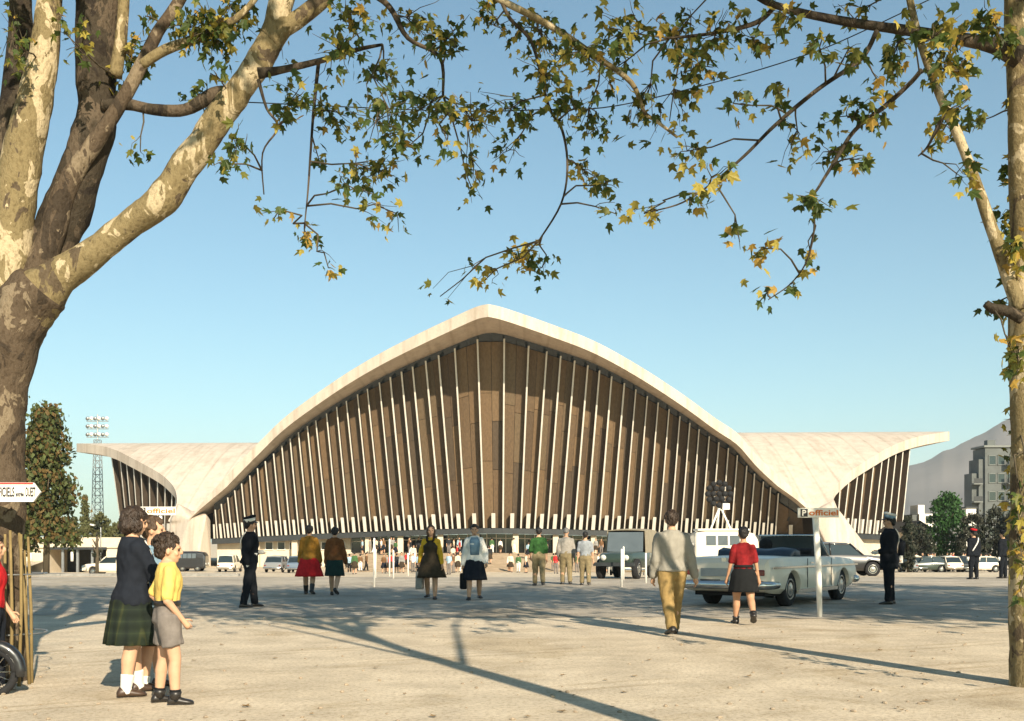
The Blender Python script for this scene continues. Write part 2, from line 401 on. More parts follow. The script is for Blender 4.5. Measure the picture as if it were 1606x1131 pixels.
bm = bmesh.new(); bm.from_mesh(me); bmesh.ops.remove_doubles(bm, verts=bm.verts, dist=.02); bmesh.ops.recalc_face_normals(bm, faces=bm.faces)
up_ = sum(f.normal.z*f.calc_area() for f in bm.faces)
if up_ < 0: bmesh.ops.reverse_faces(bm, faces=bm.faces)
for f in bm.faces:
    if f.normal.z < -.05: f.normal_flip()
bm.to_mesh(me); bm.free()
nv = len(me.vertices); V = [v.co.copy() for v in me.vertices]; FT = [tuple(p.vertices) for p in me.polygons]
from collections import Counter
ec = Counter(); eo = {}
for f in FT:
    for i in range(len(f)): a_, b_ = f[i], f[(i+1) % len(f)]; ec[frozenset((a_, b_))] += 1; eo[frozenset((a_, b_))] = (a_, b_)
def rth(p): return 1.22*max(.12, min(1, (p.z-3.4)/5.0))
VB = [p-Vector((0, 0, rth(p))) for p in V]
FB = [tuple(i+nv for i in f[::-1]) for f in FT]; FR = [(eo[k][1], eo[k][0], eo[k][0]+nv, eo[k][1]+nv) for k, c_ in ec.items() if c_ == 1]
bpy.data.meshes.remove(me); me = bpy.data.meshes.new('roof'); me.from_pydata([tuple(p) for p in V+VB], [], FT+FB+FR); me.materials.append(m_conc); me.update()
me = evalmesh(me, [('EDGE_SPLIT', dict(split_angle=R(38)))])
me.transform(Matrix.Translation(-HL)); me.polygons.foreach_set('use_smooth', [True]*len(me.polygons))
link('roof', me, hall)
def ztop(p):                                                           # height of the front vault above point p
    w_ = ww(p); E = EL if w_ < ww(EL[0]) else ER
    for a, b_ in zip(E, E[1:]):
        wa, wb = ww(a), ww(b_)
        if (wa-w_)*(wb-w_) <= 0 and abs(wa-wb) > 1e-9: return a.z+(b_.z-a.z)*(w_-wa)/(wb-wa)
    return E[-1].z
# piers
def hull(name, pts, mat):
    bm = bmesh.new(); vs = [bm.verts.new(Vector(p)-HL) for p in pts]
    r = bmesh.ops.convex_hull(bm, input=vs); bmesh.ops.delete(bm, geom=[g for g in r['geom_interior'] if isinstance(g, bmesh.types.BMVert)], context='VERTS')
    bmesh.ops.recalc_face_normals(bm, faces=bm.faces); me = bpy.data.meshes.new(name); bm.to_mesh(me); bm.free(); me.materials.append(mat)
    return link(name, me, hall)
def onz(px, Y, z): return Vector(((px-803)/FPX*Y, Y, z))
def flare(groups):
    bm = bmesh.new()
    for pts in groups:
        b2 = bmesh.new(); vs = [b2.verts.new(Vector(p)-HL) for p in pts]
        r = bmesh.ops.convex_hull(b2, input=vs); bmesh.ops.delete(b2, geom=[g for g in r['geom_interior'] if isinstance(g, bmesh.types.BMVert)], context='VERTS')
        bmesh.ops.recalc_face_normals(b2, faces=b2.faces); t_ = bpy.data.meshes.new('t'); b2.to_mesh(t_); b2.free(); bm.from_mesh(t_); bpy.data.meshes.remove(t_)
    me = bpy.data.meshes.new('pier'); bm.to_mesh(me); bm.free()
    me = evalmesh(me, [('REMESH', dict(mode='VOXEL', voxel_size=.16)), ('SMOOTH', dict(factor=.5, iterations=2))])
    me.materials.clear(); me.materials.append(m_conc2); me.polygons.foreach_set('use_smooth', [True]*len(me.polygons)); link('pier', me, hall)
flare([[onz(269,119.5,-1.7), onz(307,118,-1.7), onz(331,121,-1.7), onz(325,126,-1.7), onz(280,126,-1.7), P(279,815,121), P(297,814,119.6), P(323,807,119.2), P(330,816,121.2), P(320,800,126), P(290,800,126)],
    [onz(266,121,-1.7), onz(290,119.4,-1.7), onz(300,126,-1.7), onz(272,128,-1.7), P(266,815,121.5), P(300,813,119.9), P(279,792,121.7), P(299,806,121), P(285,792,126)],
    [P(279,790,121.2), P(275,805,120.6), P(267,818,121.0), P(298,802,121.6), P(300,816,119.8), P(280,790,126), P(300,800,126), P(270,818,126)]])
flare([[onz(1314,116,-1.7), onz(1386,118.5,-1.7), onz(1384,124,-1.7), onz(1320,124,-1.7), P(1268,797,117.2), P(1281,826,117), P(1297,800,116.6), P(1316,800,118.2), P(1318,812,119), P(1300,800,122)],
    [onz(1300,118.6,-1.7), onz(1322,117.2,-1.7), onz(1340,124,-1.7), P(1281,803,119), P(1310,790,119.4), P(1318,815,120), P(1300,794,123), P(1274,803,118.4)],
    [P(1288,794,119.6), P(1308,784,120.2), P(1308,792,119.0), P(1320,814,118.2), P(1277,804,117.6), P(1284,790,124), P(1307,786,124), P(1319,814,124)]])

# front wall: white mullions, brown cladding panels between them
topx = [336,345,355,366,377,390,402,414,427,440,453,466,480,493,510,526,541,558.6,574,593,610,627.6,645,665.5,686,712,748,791,830,859,881,903,923.6,942,961,981,999,1017,1034,1051,1068,1083.6,1098,1114,1129,1144,1158,1173,1185,1199,1210,1222]
botx = [341,353,364,376,387,400,413.6,427.5,441.6,455.5,469,484,499,514,530.5,547,564,582,599,617.6,635,653,671,692,710,730,759,789,817,838.6,859,880,901,920,940,960,979,998,1016,1034,1052,1068,1084,1100,1116,1132,1147,1162,1176,1190,1203,1216]
def tt(px): return min(1, abs(px-771)/460)
def wall_top(px, back=0.0):
    Y = edgeY(px)+5.2*(1-tt(px))+1.1+back; p = P(px, 600, Y); p.z = ztop(p)-.55; return p
def wall_bot(px, back=0.0):
    t = tt(px); e = 846 if px < 771 else 841
    py = 828+(e-828)*t**1.3; return P(px, py, 119.2+2.6*t+back)
wr = random.Random(11)
def strip(B0, T0, B1, T1, back, th=.12):
    o = Vector((0, back, 0)); q = Vector((0, back+th, 0))
    return [B0+o, B1+o, B1+q, B0+q], [T0+o, T1+o, T1+q, T0+q]
def mullion(B, T, wd=.26, dp=1.0, name='mullion', mat=None):
    x = Vector((wd/2, 0, 0)); y = Vector((0, dp, 0)); mb = MB()
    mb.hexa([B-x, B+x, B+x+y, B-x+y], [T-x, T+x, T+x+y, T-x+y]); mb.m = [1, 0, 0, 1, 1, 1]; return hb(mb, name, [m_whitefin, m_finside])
PANEL_BACK = .9
def shade_band_frac(L): return min(.32, 1.35/max(L, .1))  # share of the bay height given to the dark shade band
cols = []
for a, (bx, tx) in enumerate(zip(botx, topx)):
    cols.append((wall_bot(bx), wall_top(tx)))
ends = [(wall_bot(331.5), wall_top(331)), (wall_bot(1264), wall_top(1260))]
for Bp, Tp in cols:
    t = (Tp-Bp); Tm = Tp-t*shade_band_frac(t.length); mullion(Bp, Tm, .17 if abs(Bp.x) < 12 else .13)
allc = [ends[0]]+cols+[ends[1]]
for i in range(len(allc)-1):
    (B0, T0), (B1, T1) = allc[i], allc[i+1]
    h = ((T0.z-B0.z)+(T1.z-B1.z))/2; wide = (B1-B0).length
    nc = 2 if wide > 1.25 else 1
    for c_ in range(nc):
        f0 = c_/nc+(0 if c_ == 0 else .008); f1 = (c_+1)/nc-(0 if c_ == nc-1 else .008)
        b0, t0, b1, t1 = B0.lerp(B1, f0), T0.lerp(T1, f0), B0.lerp(B1, f1), T0.lerp(T1, f1)
        cl_ = shade_band_frac(h); u0, u1 = t0.copy(), t1.copy(); t0, t1 = t0.lerp(b0, cl_), t1.lerp(b1, cl_)
        lo, hi = strip(t0, u0, t1, u1, PANEL_BACK+.22); mb = MB(); mb.hexa(lo, hi); hb(mb, 'overhang_shade_band', m_glass)  # dark strip stands in for the shadow under the roof overhang
        nr = max(1, min(4, int(h/5.5))); cuts = [0]+sorted(k/nr+wr.uniform(-.09, .09) for k in range(1, nr))+[1]
        for k in range(nr):
            g = .0012
            lo0, lo1 = b0.lerp(t0, cuts[k]+g), b1.lerp(t1, cuts[k]+g); hi0, hi1 = b0.lerp(t0, cuts[k+1]-g), b1.lerp(t1, cuts[k+1]-g)
            jitter = wr.uniform(0, .05)
            lo, hi = strip(lo0, hi0, lo1, hi1, PANEL_BACK+jitter); mb = MB(); mb.hexa(lo, hi); hb(mb, 'cladding_panel', wr.choice(m_woods))
    # short stub fin in the middle of each bay
    if 0 < i < len(allc)-2 or True:
        mb0 = B0.lerp(B1, .5); mt0 = T0.lerp(T1, .5); u = (mt0-mb0).normalized(); wd = min(.42, wide*.28)
        if h > 2.6: mullion(mb0, mb0+u*1.75, wd, .6, 'stub_fin')
# backing wall seals the joints
mb = MB(); mb.loft([[b_+Vector((0, 1.25, 0)) for b_, t in allc], [t+Vector((0, 1.25, .25)) for b_, t in allc]], closed=False); hb(mb, 'backing_wall', m_dark)
mb = MB(); mb.loft([[mir(b_) for b_, t in allc], [mir(t)+Vector((0, 0, .25)) for b_, t in allc]], closed=False); hb(mb, 'rear_wall', m_woods[1])
# sill and lintel under the cladding
mb = MB(); q = [b_ for b_, t in allc]
mb.loft([[p+Vector((0, .15, -.02)) for p in q], [p+Vector((0, .15, -.62)) for p in q], [p+Vector((0, 1.3, -.62)) for p in q], [p+Vector((0, 1.3, -.02)) for p in q], [p+Vector((0, .15, -.02)) for p in q]], closed=False)
hb(mb, 'lintel', m_dark)
# recessed ground floor: columns, glazed doors, ticket wall
def base_z(px): return wall_bot(px).z-.6
for px in (576, 627, 690, 747, 809, 872, 932, 993, 1055, 1117, 1180, 520, 460, 400):
    p = wall_bot(px); mb = MB(); zb = 0 if px > 545 else -1.5; mb.box((p.x, p.y+.9, (p.z-.6+zb)/2), (.62, .62, max(.4, p.z-.6-zb))); hb(mb, 'column', m_cream)
# floor behind and glass
gx = [545+i*15.5 for i in range(44)]
for i in range(len(gx)-1):
    if gx[i] > 1218: break
    a = wall_bot(gx[i]); c = wall_bot(gx[i+1]); zt = min(a.z, c.z)-.62
    if zt < .5: continue
    mb = MB(); mb.hexa([Vector((a.x+.04, 123.6, .06)), Vector((c.x-.04, 123.6, .06)), Vector((c.x-.04, 123.66, .02)), Vector((a.x+.04, 123.66, .02))],
                       [Vector((a.x+.04, 123.6, zt)), Vector((c.x-.04, 123.6, zt)), Vector((c.x-.04, 123.66, zt)), Vector((a.x+.04, 123.66, zt))])
    pane = hb(mb, 'door_pane', m_glass)
    mb = MB(); mb.box((a.x, 123.5, zt/2), (.09, .1, zt)); mb.box(((a.x+c.x)/2, 123.5, zt*.78), (c.x-a.x-.1, .1, .09)); hb(mb, 'door_frame', m_white)
mb = MB(); a = wall_bot(336); c = wall_bot(545)
mb.hexa([Vector((a.x, 122.9, -1.55)), Vector((c.x, 122.9, -1.55)), Vector((c.x, 123.2, -1.55)), Vector((a.x, 123.2, -1.55))], [Vector((a.x, 122.9, 1.2)), Vector((c.x, 122.9, 1.9)), Vector((c.x, 123.2, 1.9)), Vector((a.x, 123.2, 1.2))])
tw = hb(mb, 'ticket_wall', m_cream)
for px in (417, 436, 455, 474, 505, 530):
    p = wall_bot(px); mb = MB(); mb.box((p.x, 122.86, .85), (.75, .08, .8)); wn = hb(mb, 'window', m_glass)
    mb = MB(); mb.box((p.x-.42, 122.83, .85), (.08, .1, .95)); mb.box((p.x+.42, 122.83, .85), (.08, .1, .95)); mb.box((p.x, 122.83, 1.29), (.76, .1, .07)); mb.box((p.x, 122.83, .41), (.9, .14, .07))
    hb(mb, 'window_frame', m_white)
mb = MB(); a = wall_bot(1218); c = wall_bot(1300)
mb.box(((a.x+c.x)/2, 123.5, 0), (c.x-a.x, .3, 3.1)); hb(mb, 'end_wall', m_cream)

# side walls under the wing vaults
def sidewall(tx, ty, bx, by, Y0, Y1, s):
    n = len(tx); cc = []
    for i in range(n):
        t = i/(n-1); SE = SIDE['R' if s > 0 else 'L']; e = min(SE[:54], key=lambda p: abs(803+FPX*p.x/p.y-tx[i]))
        Y = e.y+.9; T = P(tx[i], 700, Y); T.z = e.z-min(.75, .6*rth(e)); B = P(bx[i], by[0]+(by[1]-by[0])*t, Y+.9); cc.append((B, T))
    nrm = Vector((s*.62, -.78, 0))
    for j, (B, T) in enumerate(cc):
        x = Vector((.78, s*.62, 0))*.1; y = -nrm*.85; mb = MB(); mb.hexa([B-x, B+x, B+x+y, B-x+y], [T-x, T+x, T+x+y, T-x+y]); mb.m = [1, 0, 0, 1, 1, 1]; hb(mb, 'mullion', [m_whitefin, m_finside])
    for (B0, T0), (B1, T1) in zip(cc, cc[1:]):
        h = T0.z-B0.z; nr = 2 if h > 7 else 1; cuts = [0, .5+wr.uniform(-.15, .15), 1] if nr == 2 else [0, 1]
        for k in range(nr):
            o = -nrm*.8; q = -nrm*.92
            lo0, lo1, hi0, hi1 = B0.lerp(T0, cuts[k]), B1.lerp(T1, cuts[k]), B0.lerp(T0, cuts[k+1]-.002), B1.lerp(T1, cuts[k+1]-.002)
            mb = MB(); mb.hexa([lo0+o, lo1+o, lo1+q, lo0+q], [hi0+o, hi1+o, hi1+q, hi0+q]); hb(mb, 'cladding_panel', wr.choice(m_woods))
        B = B0.lerp(B1, .5); u = (T0.lerp(T1, .5)-B).normalized(); x = Vector((.78, s*.62, 0))*.2; y = -nrm*.5; Tq = B+u*1.7
        mb = MB(); mb.hexa([B-x, B+x, B+x+y, B-x+y], [Tq-x, Tq+x, Tq+x+y, Tq-x+y]); hb(mb, 'stub_fin', m_whitefin)
    mb = MB(); mb.loft([[b_-nrm*1.15 for b_, t in cc], [t-nrm*1.15+Vector((0, 0, .3)) for b_, t in cc]], closed=False); hb(mb, 'backing_wall', m_dark)
    mb = MB(); mb.loft([[mir(b_) for b_, t in cc], [mir(t) for b_, t in cc]], closed=False); hb(mb, 'rear_wall', m_woods[1])
    mb = MB(); lo = [b_-nrm*.3 for b_, t in cc]; mb.loft([[p+Vector((0, 0, -.02)) for p in lo], [Vector((p.x, p.y, p.z-.7)) for p in lo]], closed=False); hb(mb, 'lintel', m_dark)
    mb = MB(); lo = [b_-nrm*1.1 for b_, t in cc]; mb.loft([[Vector((p.x, p.y, p.z-.5)) for p in lo], [Vector((p.x, p.y, -1.6)) for p in lo]], closed=False); hb(mb, 'plinth', m_cream)
sidewall([1318,1332,1346,1356,1371,1384,1395,1406,1417,1428], [765,755,743,736,727,719,713,709,705,702], [1313,1322,1334,1346,1358,1370,1381,1392,1403,1413.6], (834, 840), 121.5, 146.5, 1)
sidewall([276,270,259,247,234,221,209,198,188,174], [790,781,771,759,748,739,731,725,720,716], [272,267,258,247,236,226,217,209,201,193], (842, 846), 124, 149, -1)
# ------------------------------------------------------------------ trees
def leafmat(name, col, tr=.45): return M(name, col, .55, .25, 5, trans=tr, spec=.35)
LEAFM = {'dark': leafmat('leaf_dark_green', (.06, .092, .02)), 'olive': leafmat('leaf_olive_green', (.15, .155, .03)),
         'yellow': leafmat('leaf_yellow_green', (.38, .31, .06)), 'ochre': leafmat('leaf_ochre', (.42, .27, .055))}
LK = list(LEAFM)
def leaf_shape(rr):                                                    # palmate leaf with five pointed lobes, tip along +Y, length 1
    pts = []
    lobes = [(-1.95, .55), (-1.0, .80), (0, 1.0), (1.0, .80), (1.95, .55)]
    for i, (a, r) in enumerate(lobes):
        r *= rr.uniform(.88, 1.1)
        if i: am = (a+lobes[i-1][0])/2; pts.append((am, .44))
        pts.append((a-.22, r*.68)); pts.append((a, r)); pts.append((a+.22, r*.68))
    pts.append((math.pi, .10))
    vs = [(0, .05, 0.0)]; curl = rr.uniform(.06, .3)
    for a, r in pts:
        x = math.sin(a)*r*.62; y = math.cos(a)*r*.62+.30; vs.append((x, y, -curl*r*r*.6+.10*abs(x)))
    n = len(pts); return vs, [(0, 1+j, 1+(j+1) % n) for j in range(n-1)]+[(0, n, 1)]
lr = random.Random(5)
SHAPES = [leaf_shape(lr) for _ in range(5)]
LMESH = {k: [] for k in LK}
for k in LK:
    for vs, fs in SHAPES:
        mb = MB(); mb.add(vs, fs); LMESH[k].append(mb.mesh('leaf', [LEAFM[k]], fix=False))
def leaf_matrix(p, size, r, droop=1.0):
    e = Euler((r.gauss(-1.05*droop, .65), r.gauss(0, .55), r.uniform(0, 6.283))).to_matrix().to_4x4()
    return Matrix.Translation(p) @ e @ Matrix.Scale(size, 4)
def pick(r, yf):
    t = r.random()
    if t < yf*.75: return 'yellow' if r.random() < .8 else 'ochre'
    return 'dark' if r.random() < .62 else 'olive'

class Foliage:                                                         # many leaves gathered in one mesh
    def __init__(s): s.mb = MB()
    def add(s, Mx, k, r):
        vs, fs = SHAPES[r.randrange(5)]; s.mb.add([Mx @ Vector(v) for v in vs], fs, LK.index(k))
    def build(s, name, parent, off):
        if not s.mb.v: return
        a = np.array(s.mb.v)-np.array(off); s.mb.v = [tuple(x) for x in a]
        return tag(s.mb.build(name, [LEAFM[k] for k in LK], parent, fix=False), kind='stuff')

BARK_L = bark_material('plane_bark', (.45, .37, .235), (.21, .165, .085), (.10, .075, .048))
BARK_B = bark_material('plane_bark_brown_shaded', (.21, .165, .11), (.095, .07, .047), (.05, .038, .027))  # brown bark, colours darkened further to stand for the crown's shade
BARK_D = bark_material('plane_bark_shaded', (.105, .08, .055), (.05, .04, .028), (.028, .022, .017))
M_TWIG = M('twig_bark', (.075, .06, .038), .9, .3, 20)
def px_path(pts, Y, sub=4):                                            # traced limb: (px, py, radius px[, depth offset])
    q = [P(a[0], a[1], Y+(a[3] if len(a) > 3 else 0)) for a in pts]; rr_ = [a[2]*(Y+(a[3] if len(a) > 3 else 0))/FPX for a in pts]
    n = (len(pts)-1)*sub+1; c = smooth_curve(q, n); rad = []
    for i in range(n):
        t = i/(n-1)*(len(pts)-1); a = min(int(t), len(pts)-2); rad.append(rr_[a]+(rr_[a+1]-rr_[a])*(t-a))
    return c, rad
def limb(tree, off, name, pts, Y, mat, n=18, bump=.16, sub=6):
    c, rad = px_path(pts, Y, sub); mb = MB()
    r2 = [r*(1+.10*noise.noise(p*2.3)) for p, r in zip(c, rad)]
    cc = [p+Vector((noise.noise(p*1.4), noise.noise(p*1.4+Vector((7, 1, 2))), 0))*r*.22 for p, r in zip(c, r2)]
    mb.tube(cc, r2, n, jit=0)
    vs = []
    for v in mb.v:
        v = Vector(v); d = noise.noise(v*5.0)*.5+noise.noise(v*13.0)*.25
        k = min(range(len(cc)), key=lambda i: (cc[i]-v).length_squared); rv = v-cc[k]
        vs.append(tuple(v+rv*bump*d-Vector(off)))
    mb.v = vs; mb.build(name, mat, tree, True); return cc
def twig(mb, a, b, r0, r1, r, n=5, sag=.06):
    L = (b-a).length; k = max(3, int(L/.22)); pts = []
    for i in range(k+1):
        t = i/k; p = a.lerp(b, t); j = math.sin(math.pi*t)*L
        pts.append(p+Vector((r.gauss(0, .05), r.gauss(0, .05), r.gauss(0, .04)))*j+Vector((0, 0, -sag*0+.10*math.sin(math.pi*t)*L*.5)))
    mb.tube(pts, [r0+(r1-r0)*i/k for i in range(k+1)], n); return pts
def clusters(tree, off, data, Y, nodes, seed, size, yj=.9, maxparts=300):
    r = random.Random(seed); tw = MB(); pool = []
    for (px, py, rx, ry, cnt, yf) in data:
        Yc = Y+r.uniform(-yj, yj); c = P(px, py, Yc)
        a = min(nodes, key=lambda q: (q-c).length+(1.2 if q.z < c.z-.1 else 0)+.35*abs(q.x-c.x))
        mainp = twig(tw, a, c, .010, .005, r)
        cnt = int(cnt*2.5)+2; ex = rx/FPX*Yc; ez = ry/FPX*Yc
        subs = []
        for k in range(max(2, cnt//5)):
            q = c+Vector((r.uniform(-1, 1)*ex, r.uniform(-.7, .7)*max(ex, .25), r.uniform(-1, 1)*ez))
            st = mainp[r.randrange(len(mainp)//2, len(mainp))]
            subs.append(twig(tw, st, q, .005, .002, r, 4))
        for k in range(cnt):
            s = subs[r.randrange(len(subs))]; p = s[r.randrange(max(1, len(s)//3), len(s))]+Vector((r.gauss(0, .05), r.gauss(0, .07), r.gauss(0, .05)))
            sz = size*r.uniform(.6, 1.3); kind = pick(r, yf); Mx = leaf_matrix(p, sz, r)
            pool.append((sz/p.y, Mx, kind, r.randrange(5)))
    pool.sort(key=lambda t: -t[0]); io = Matrix.Translation(-Vector(off))
    fol = Foliage()
    for i, (_, Mx, kind, si) in enumerate(pool):
        if i < maxparts:
            o = link('leaf', LMESH[kind][si], tree); o.matrix_basis = io @ Mx
        else: fol.add(Mx, kind, r)
    tw.v = [tuple(Vector(v)-Vector(off)) for v in tw.v]; tag(tw.build('twigs', M_TWIG, tree, True), kind='stuff')
    return fol
def crown(fol, r, centre, ext, n, size, yf=.3, clump=.5):              # leaves gathered in clumps through a crown volume
    nc = max(3, n//30); cs = []
    while len(cs) < nc:
        v = Vector((r.uniform(-1, 1), r.uniform(-1, 1), r.uniform(-1, 1)))
        if .25 < v.length < 1: cs.append(Vector(centre)+Vector((v.x*ext[0], v.y*ext[1], v.z*ext[2])))
    for i in range(n):
        c = r.choice(cs); p = c+Vector((r.gauss(0, clump), r.gauss(0, clump), r.gauss(0, clump*.7)))
        if p.y > 3 and -40 < 803+FPX*p.x/p.y < 1646 and HORIZ-FPX*(p.z-CAMZ)/p.y > -45: p.z = CAMZ+(HORIZ+60+90*r.random())*p.y/FPX   # keep the crown above the hanging twigs
        fol.add(leaf_matrix(p, size*r.uniform(.7, 1.3), r, .7), pick(r, yf), r)
    return cs

# left plane tree
YL = 10.2; tl = thing('plane_tree', 'massive plane tree with patchy cream bark forking into thick limbs at the left edge', 'tree', tuple(P(-5, 850, YL).xy)+(0,)); oL = tl.location.copy()
nodesL = []
base = limb(tl, oL, 'trunk', [(-8,1075,58),(-8,1000,48),(-7,920,42),(-5,850,39),(-3,780,38),(-1,700,37),(2,640,38),(9,575,42),(22,520,46),(42,478,44),(66,452,38)], YL, BARK_B, 26, .22, 7)
nodesL += limb(tl, oL, 'limb', [(24,515,44),(56,468,38),(95,434,28),(137,404,24),(205,349,22),(252,314,25),(288,266,23),(320,222,22),(352,174,22),(384,128,21),(408,93,21),(428,52,20),(440,5,19),(455,-60,24,.2),(470,-160,20,.4),(480,-300,14,.6)], YL, BARK_L, 26, .2, 8)
nodesL += limb(tl, oL, 'limb', [(424,62,22),(445,42,15),(470,28,13),(510,-3,12),(560,-50,11),(620,-75,9),(690,-50,7),(785,0,5.5),(870,45,5),(930,85,4.5),(990,130,4),(1010,175,3.2),(1030,190,2.8),(1062,215,2)], YL, BARK_L, 14, .12, 5)
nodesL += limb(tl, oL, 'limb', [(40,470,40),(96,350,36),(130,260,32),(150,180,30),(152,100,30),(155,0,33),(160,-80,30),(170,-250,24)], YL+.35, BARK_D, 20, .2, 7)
nodesL += limb(tl, oL, 'limb', [(10,480,38),(18,350,34),(32,250,32),(48,170,27),(68,80,22),(78,0,20),(82,-80,18),(90,-250,13)], YL+.1, BARK_L, 20, .2, 7)
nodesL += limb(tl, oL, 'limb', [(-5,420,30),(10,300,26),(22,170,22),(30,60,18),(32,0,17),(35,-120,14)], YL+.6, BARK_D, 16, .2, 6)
nodesL += limb(tl, oL, 'limb', [(40,480,26),(80,370,20),(105,290,17),(160,205,12),(198,145,11),(222,100,10),(248,50,9),(275,12,9),(310,-50,8)], YL+.15, BARK_B, 16, .18, 6)
nodesL += limb(tl, oL, 'limb', [(222,102,8),(260,78,8),(327,52,7),(380,20,5),(420,-30,4)], YL-.1, BARK_L, 12, .12, 5)
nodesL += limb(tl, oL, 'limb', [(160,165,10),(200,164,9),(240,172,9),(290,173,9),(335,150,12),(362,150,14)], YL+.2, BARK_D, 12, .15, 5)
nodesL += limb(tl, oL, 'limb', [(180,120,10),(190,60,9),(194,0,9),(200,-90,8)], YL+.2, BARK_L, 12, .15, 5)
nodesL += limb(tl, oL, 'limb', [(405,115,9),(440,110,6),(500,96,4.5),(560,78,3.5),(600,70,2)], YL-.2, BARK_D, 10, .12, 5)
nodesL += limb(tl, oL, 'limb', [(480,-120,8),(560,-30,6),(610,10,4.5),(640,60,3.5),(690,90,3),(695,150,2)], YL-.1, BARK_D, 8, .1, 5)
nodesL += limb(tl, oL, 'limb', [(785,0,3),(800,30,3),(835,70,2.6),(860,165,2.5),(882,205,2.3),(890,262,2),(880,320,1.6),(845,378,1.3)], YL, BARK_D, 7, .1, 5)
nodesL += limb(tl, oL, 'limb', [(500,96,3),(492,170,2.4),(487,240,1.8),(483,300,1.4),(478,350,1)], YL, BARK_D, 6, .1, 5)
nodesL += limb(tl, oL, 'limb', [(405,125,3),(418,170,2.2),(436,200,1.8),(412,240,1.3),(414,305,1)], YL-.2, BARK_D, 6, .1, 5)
dataL = [(470,150,40,30,18,.1),(530,80,60,35,26,.15),(520,180,40,30,22,.5),(590,190,60,35,36,.1),(660,170,40,36,34,.05),(590,270,45,40,36,.35),(560,298,25,15,10,.1),(622,335,18,30,10,.8),(515,420,20,10,4,.9),(478,365,22,20,8,.5),(430,342,22,10,5,.5),
 (650,40,60,35,28,.3),(700,60,50,50,28,.4),(740,190,40,35,24,.6),(775,40,40,40,20,.4),(800,170,50,30,24,.2),(850,60,50,55,36,.5),(850,118,50,40,28,.5),(740,250,28,32,11,.6),(745,308,12,8,4,.7),(800,235,28,18,10,.4),
 (910,80,60,50,32,.4),(900,170,40,40,24,.2),(920,212,28,22,14,.3),(922,270,45,20,18,.8),(955,285,30,12,7,.5),(820,395,30,24,22,.85),(760,440,18,12,7,.85),(690,465,14,10,4,.5),(850,420,8,22,6,.1),(965,335,9,10,4,.6),
 (335,50,50,45,60,.3),(375,30,30,30,20,.3),(290,40,40,30,26,.3),(205,90,40,55,30,.5),(305,155,20,12,10,.1),(220,236,14,12,5,.1),(372,222,36,28,13,.1),(345,255,14,10,4,.1),(20,60,20,60,20,.3),(110,60,16,50,14,.3),(228,25,18,20,6,.3),(430,75,20,20,6,.1),(550,20,50,20,16,.3),(600,110,40,30,18,.3),(640,230,20,20,8,.2),(330,115,10,8,4,.3),(700,230,12,14,5,.5),(500,250,12,20,5,.4),(450,180,20,14,7,.1)]
folL = clusters(tl, oL, dataL, YL-.2, nodesL, 21, .104)
r = random.Random(31)
crown(folL, r, (-5.5, 10.5, 9.2), (5.0, 4.2, 2.2), 6000, .22); crown(folL, r, (-1.0, 10.5, 9.4), (4.0, 3.4, 2.4), 4200, .22)
folL.build('foliage', tl, oL)

# right plane tree
YR = 9.8; tr_ = thing('plane_tree', 'slender plane tree with leafy trunk and hanging twigs at the right edge', 'tree', tuple(P(1613, 850, YR).xy)+(0,)); oR = tr_.location.copy()
nodesR = []
tr0 = limb(tr_, oR, 'trunk', [(1614,1080,31),(1613,1000,28),(1613,850,27),(1612,700,26),(1612,600,26),(1610,480,26),(1609,400,24),(1607,300,23),(1604,200,21),(1600,100,20),(1594,0,18),(1588,-120,15),(1580,-300,10)], YR, BARK_L, 20, .16, 6)
nodesR += tr0[20:]
nodesR += limb(tr_, oR, 'limb', [(1600,485,12),(1577,420,11),(1556,362,9),(1532,290,8),(1503,212,7.5),(1470,140,6.5),(1442,60,6),(1427,0,5.5),(1412,-80,5),(1390,-200,3)], YR-.1, BARK_L, 12, .12, 6)
nodesR += limb(tr_, oR, 'limb', [(1600,90,17),(1560,72,12),(1500,60,9),(1420,47,8),(1340,36,7),(1265,22,6),(1215,8,5.5),(1190,-4,5),(1140,-40,4)], YR-.1, BARK_D, 12, .12, 6)
nodesR += limb(tr_, oR, 'limb', [(1375,48,4),(1350,92,4),(1283,140,3.6),(1215,197,3),(1170,242,2.4),(1120,285,1.8),(1070,318,1.4),(1020,332,1)], YR-.1, BARK_D, 7, .1, 6)
nodesR += limb(tr_, oR, 'limb', [(1445,110,4),(1428,130,4),(1390,165,3.8),(1340,205,3.4),(1310,252,3),(1285,292,2.4),(1275,312,2),(1277,360,1.6),(1265,410,1.3),(1240,445,1.1),(1205,470,.8)], YR-.2, BARK_D, 7, .1, 6)
nodesR += limb(tr_, oR, 'limb', [(1215,10,4),(1185,36,3.8),(1120,52,3),(1050,60,2)], YR, BARK_D, 7, .1, 6)
nodesR += limb(tr_, oR, 'limb', [(1604,500,9),(1580,488,9),(1558,484,8),(1546,476,6)], YR-.15, BARK_D, 9, .2, 5)
nodesR += limb(tr_, oR, 'limb', [(1485,175,3),(1470,200,2.5),(1455,230,1.8),(1440,245,1)], YR-.1, BARK_D, 6, .1, 5)
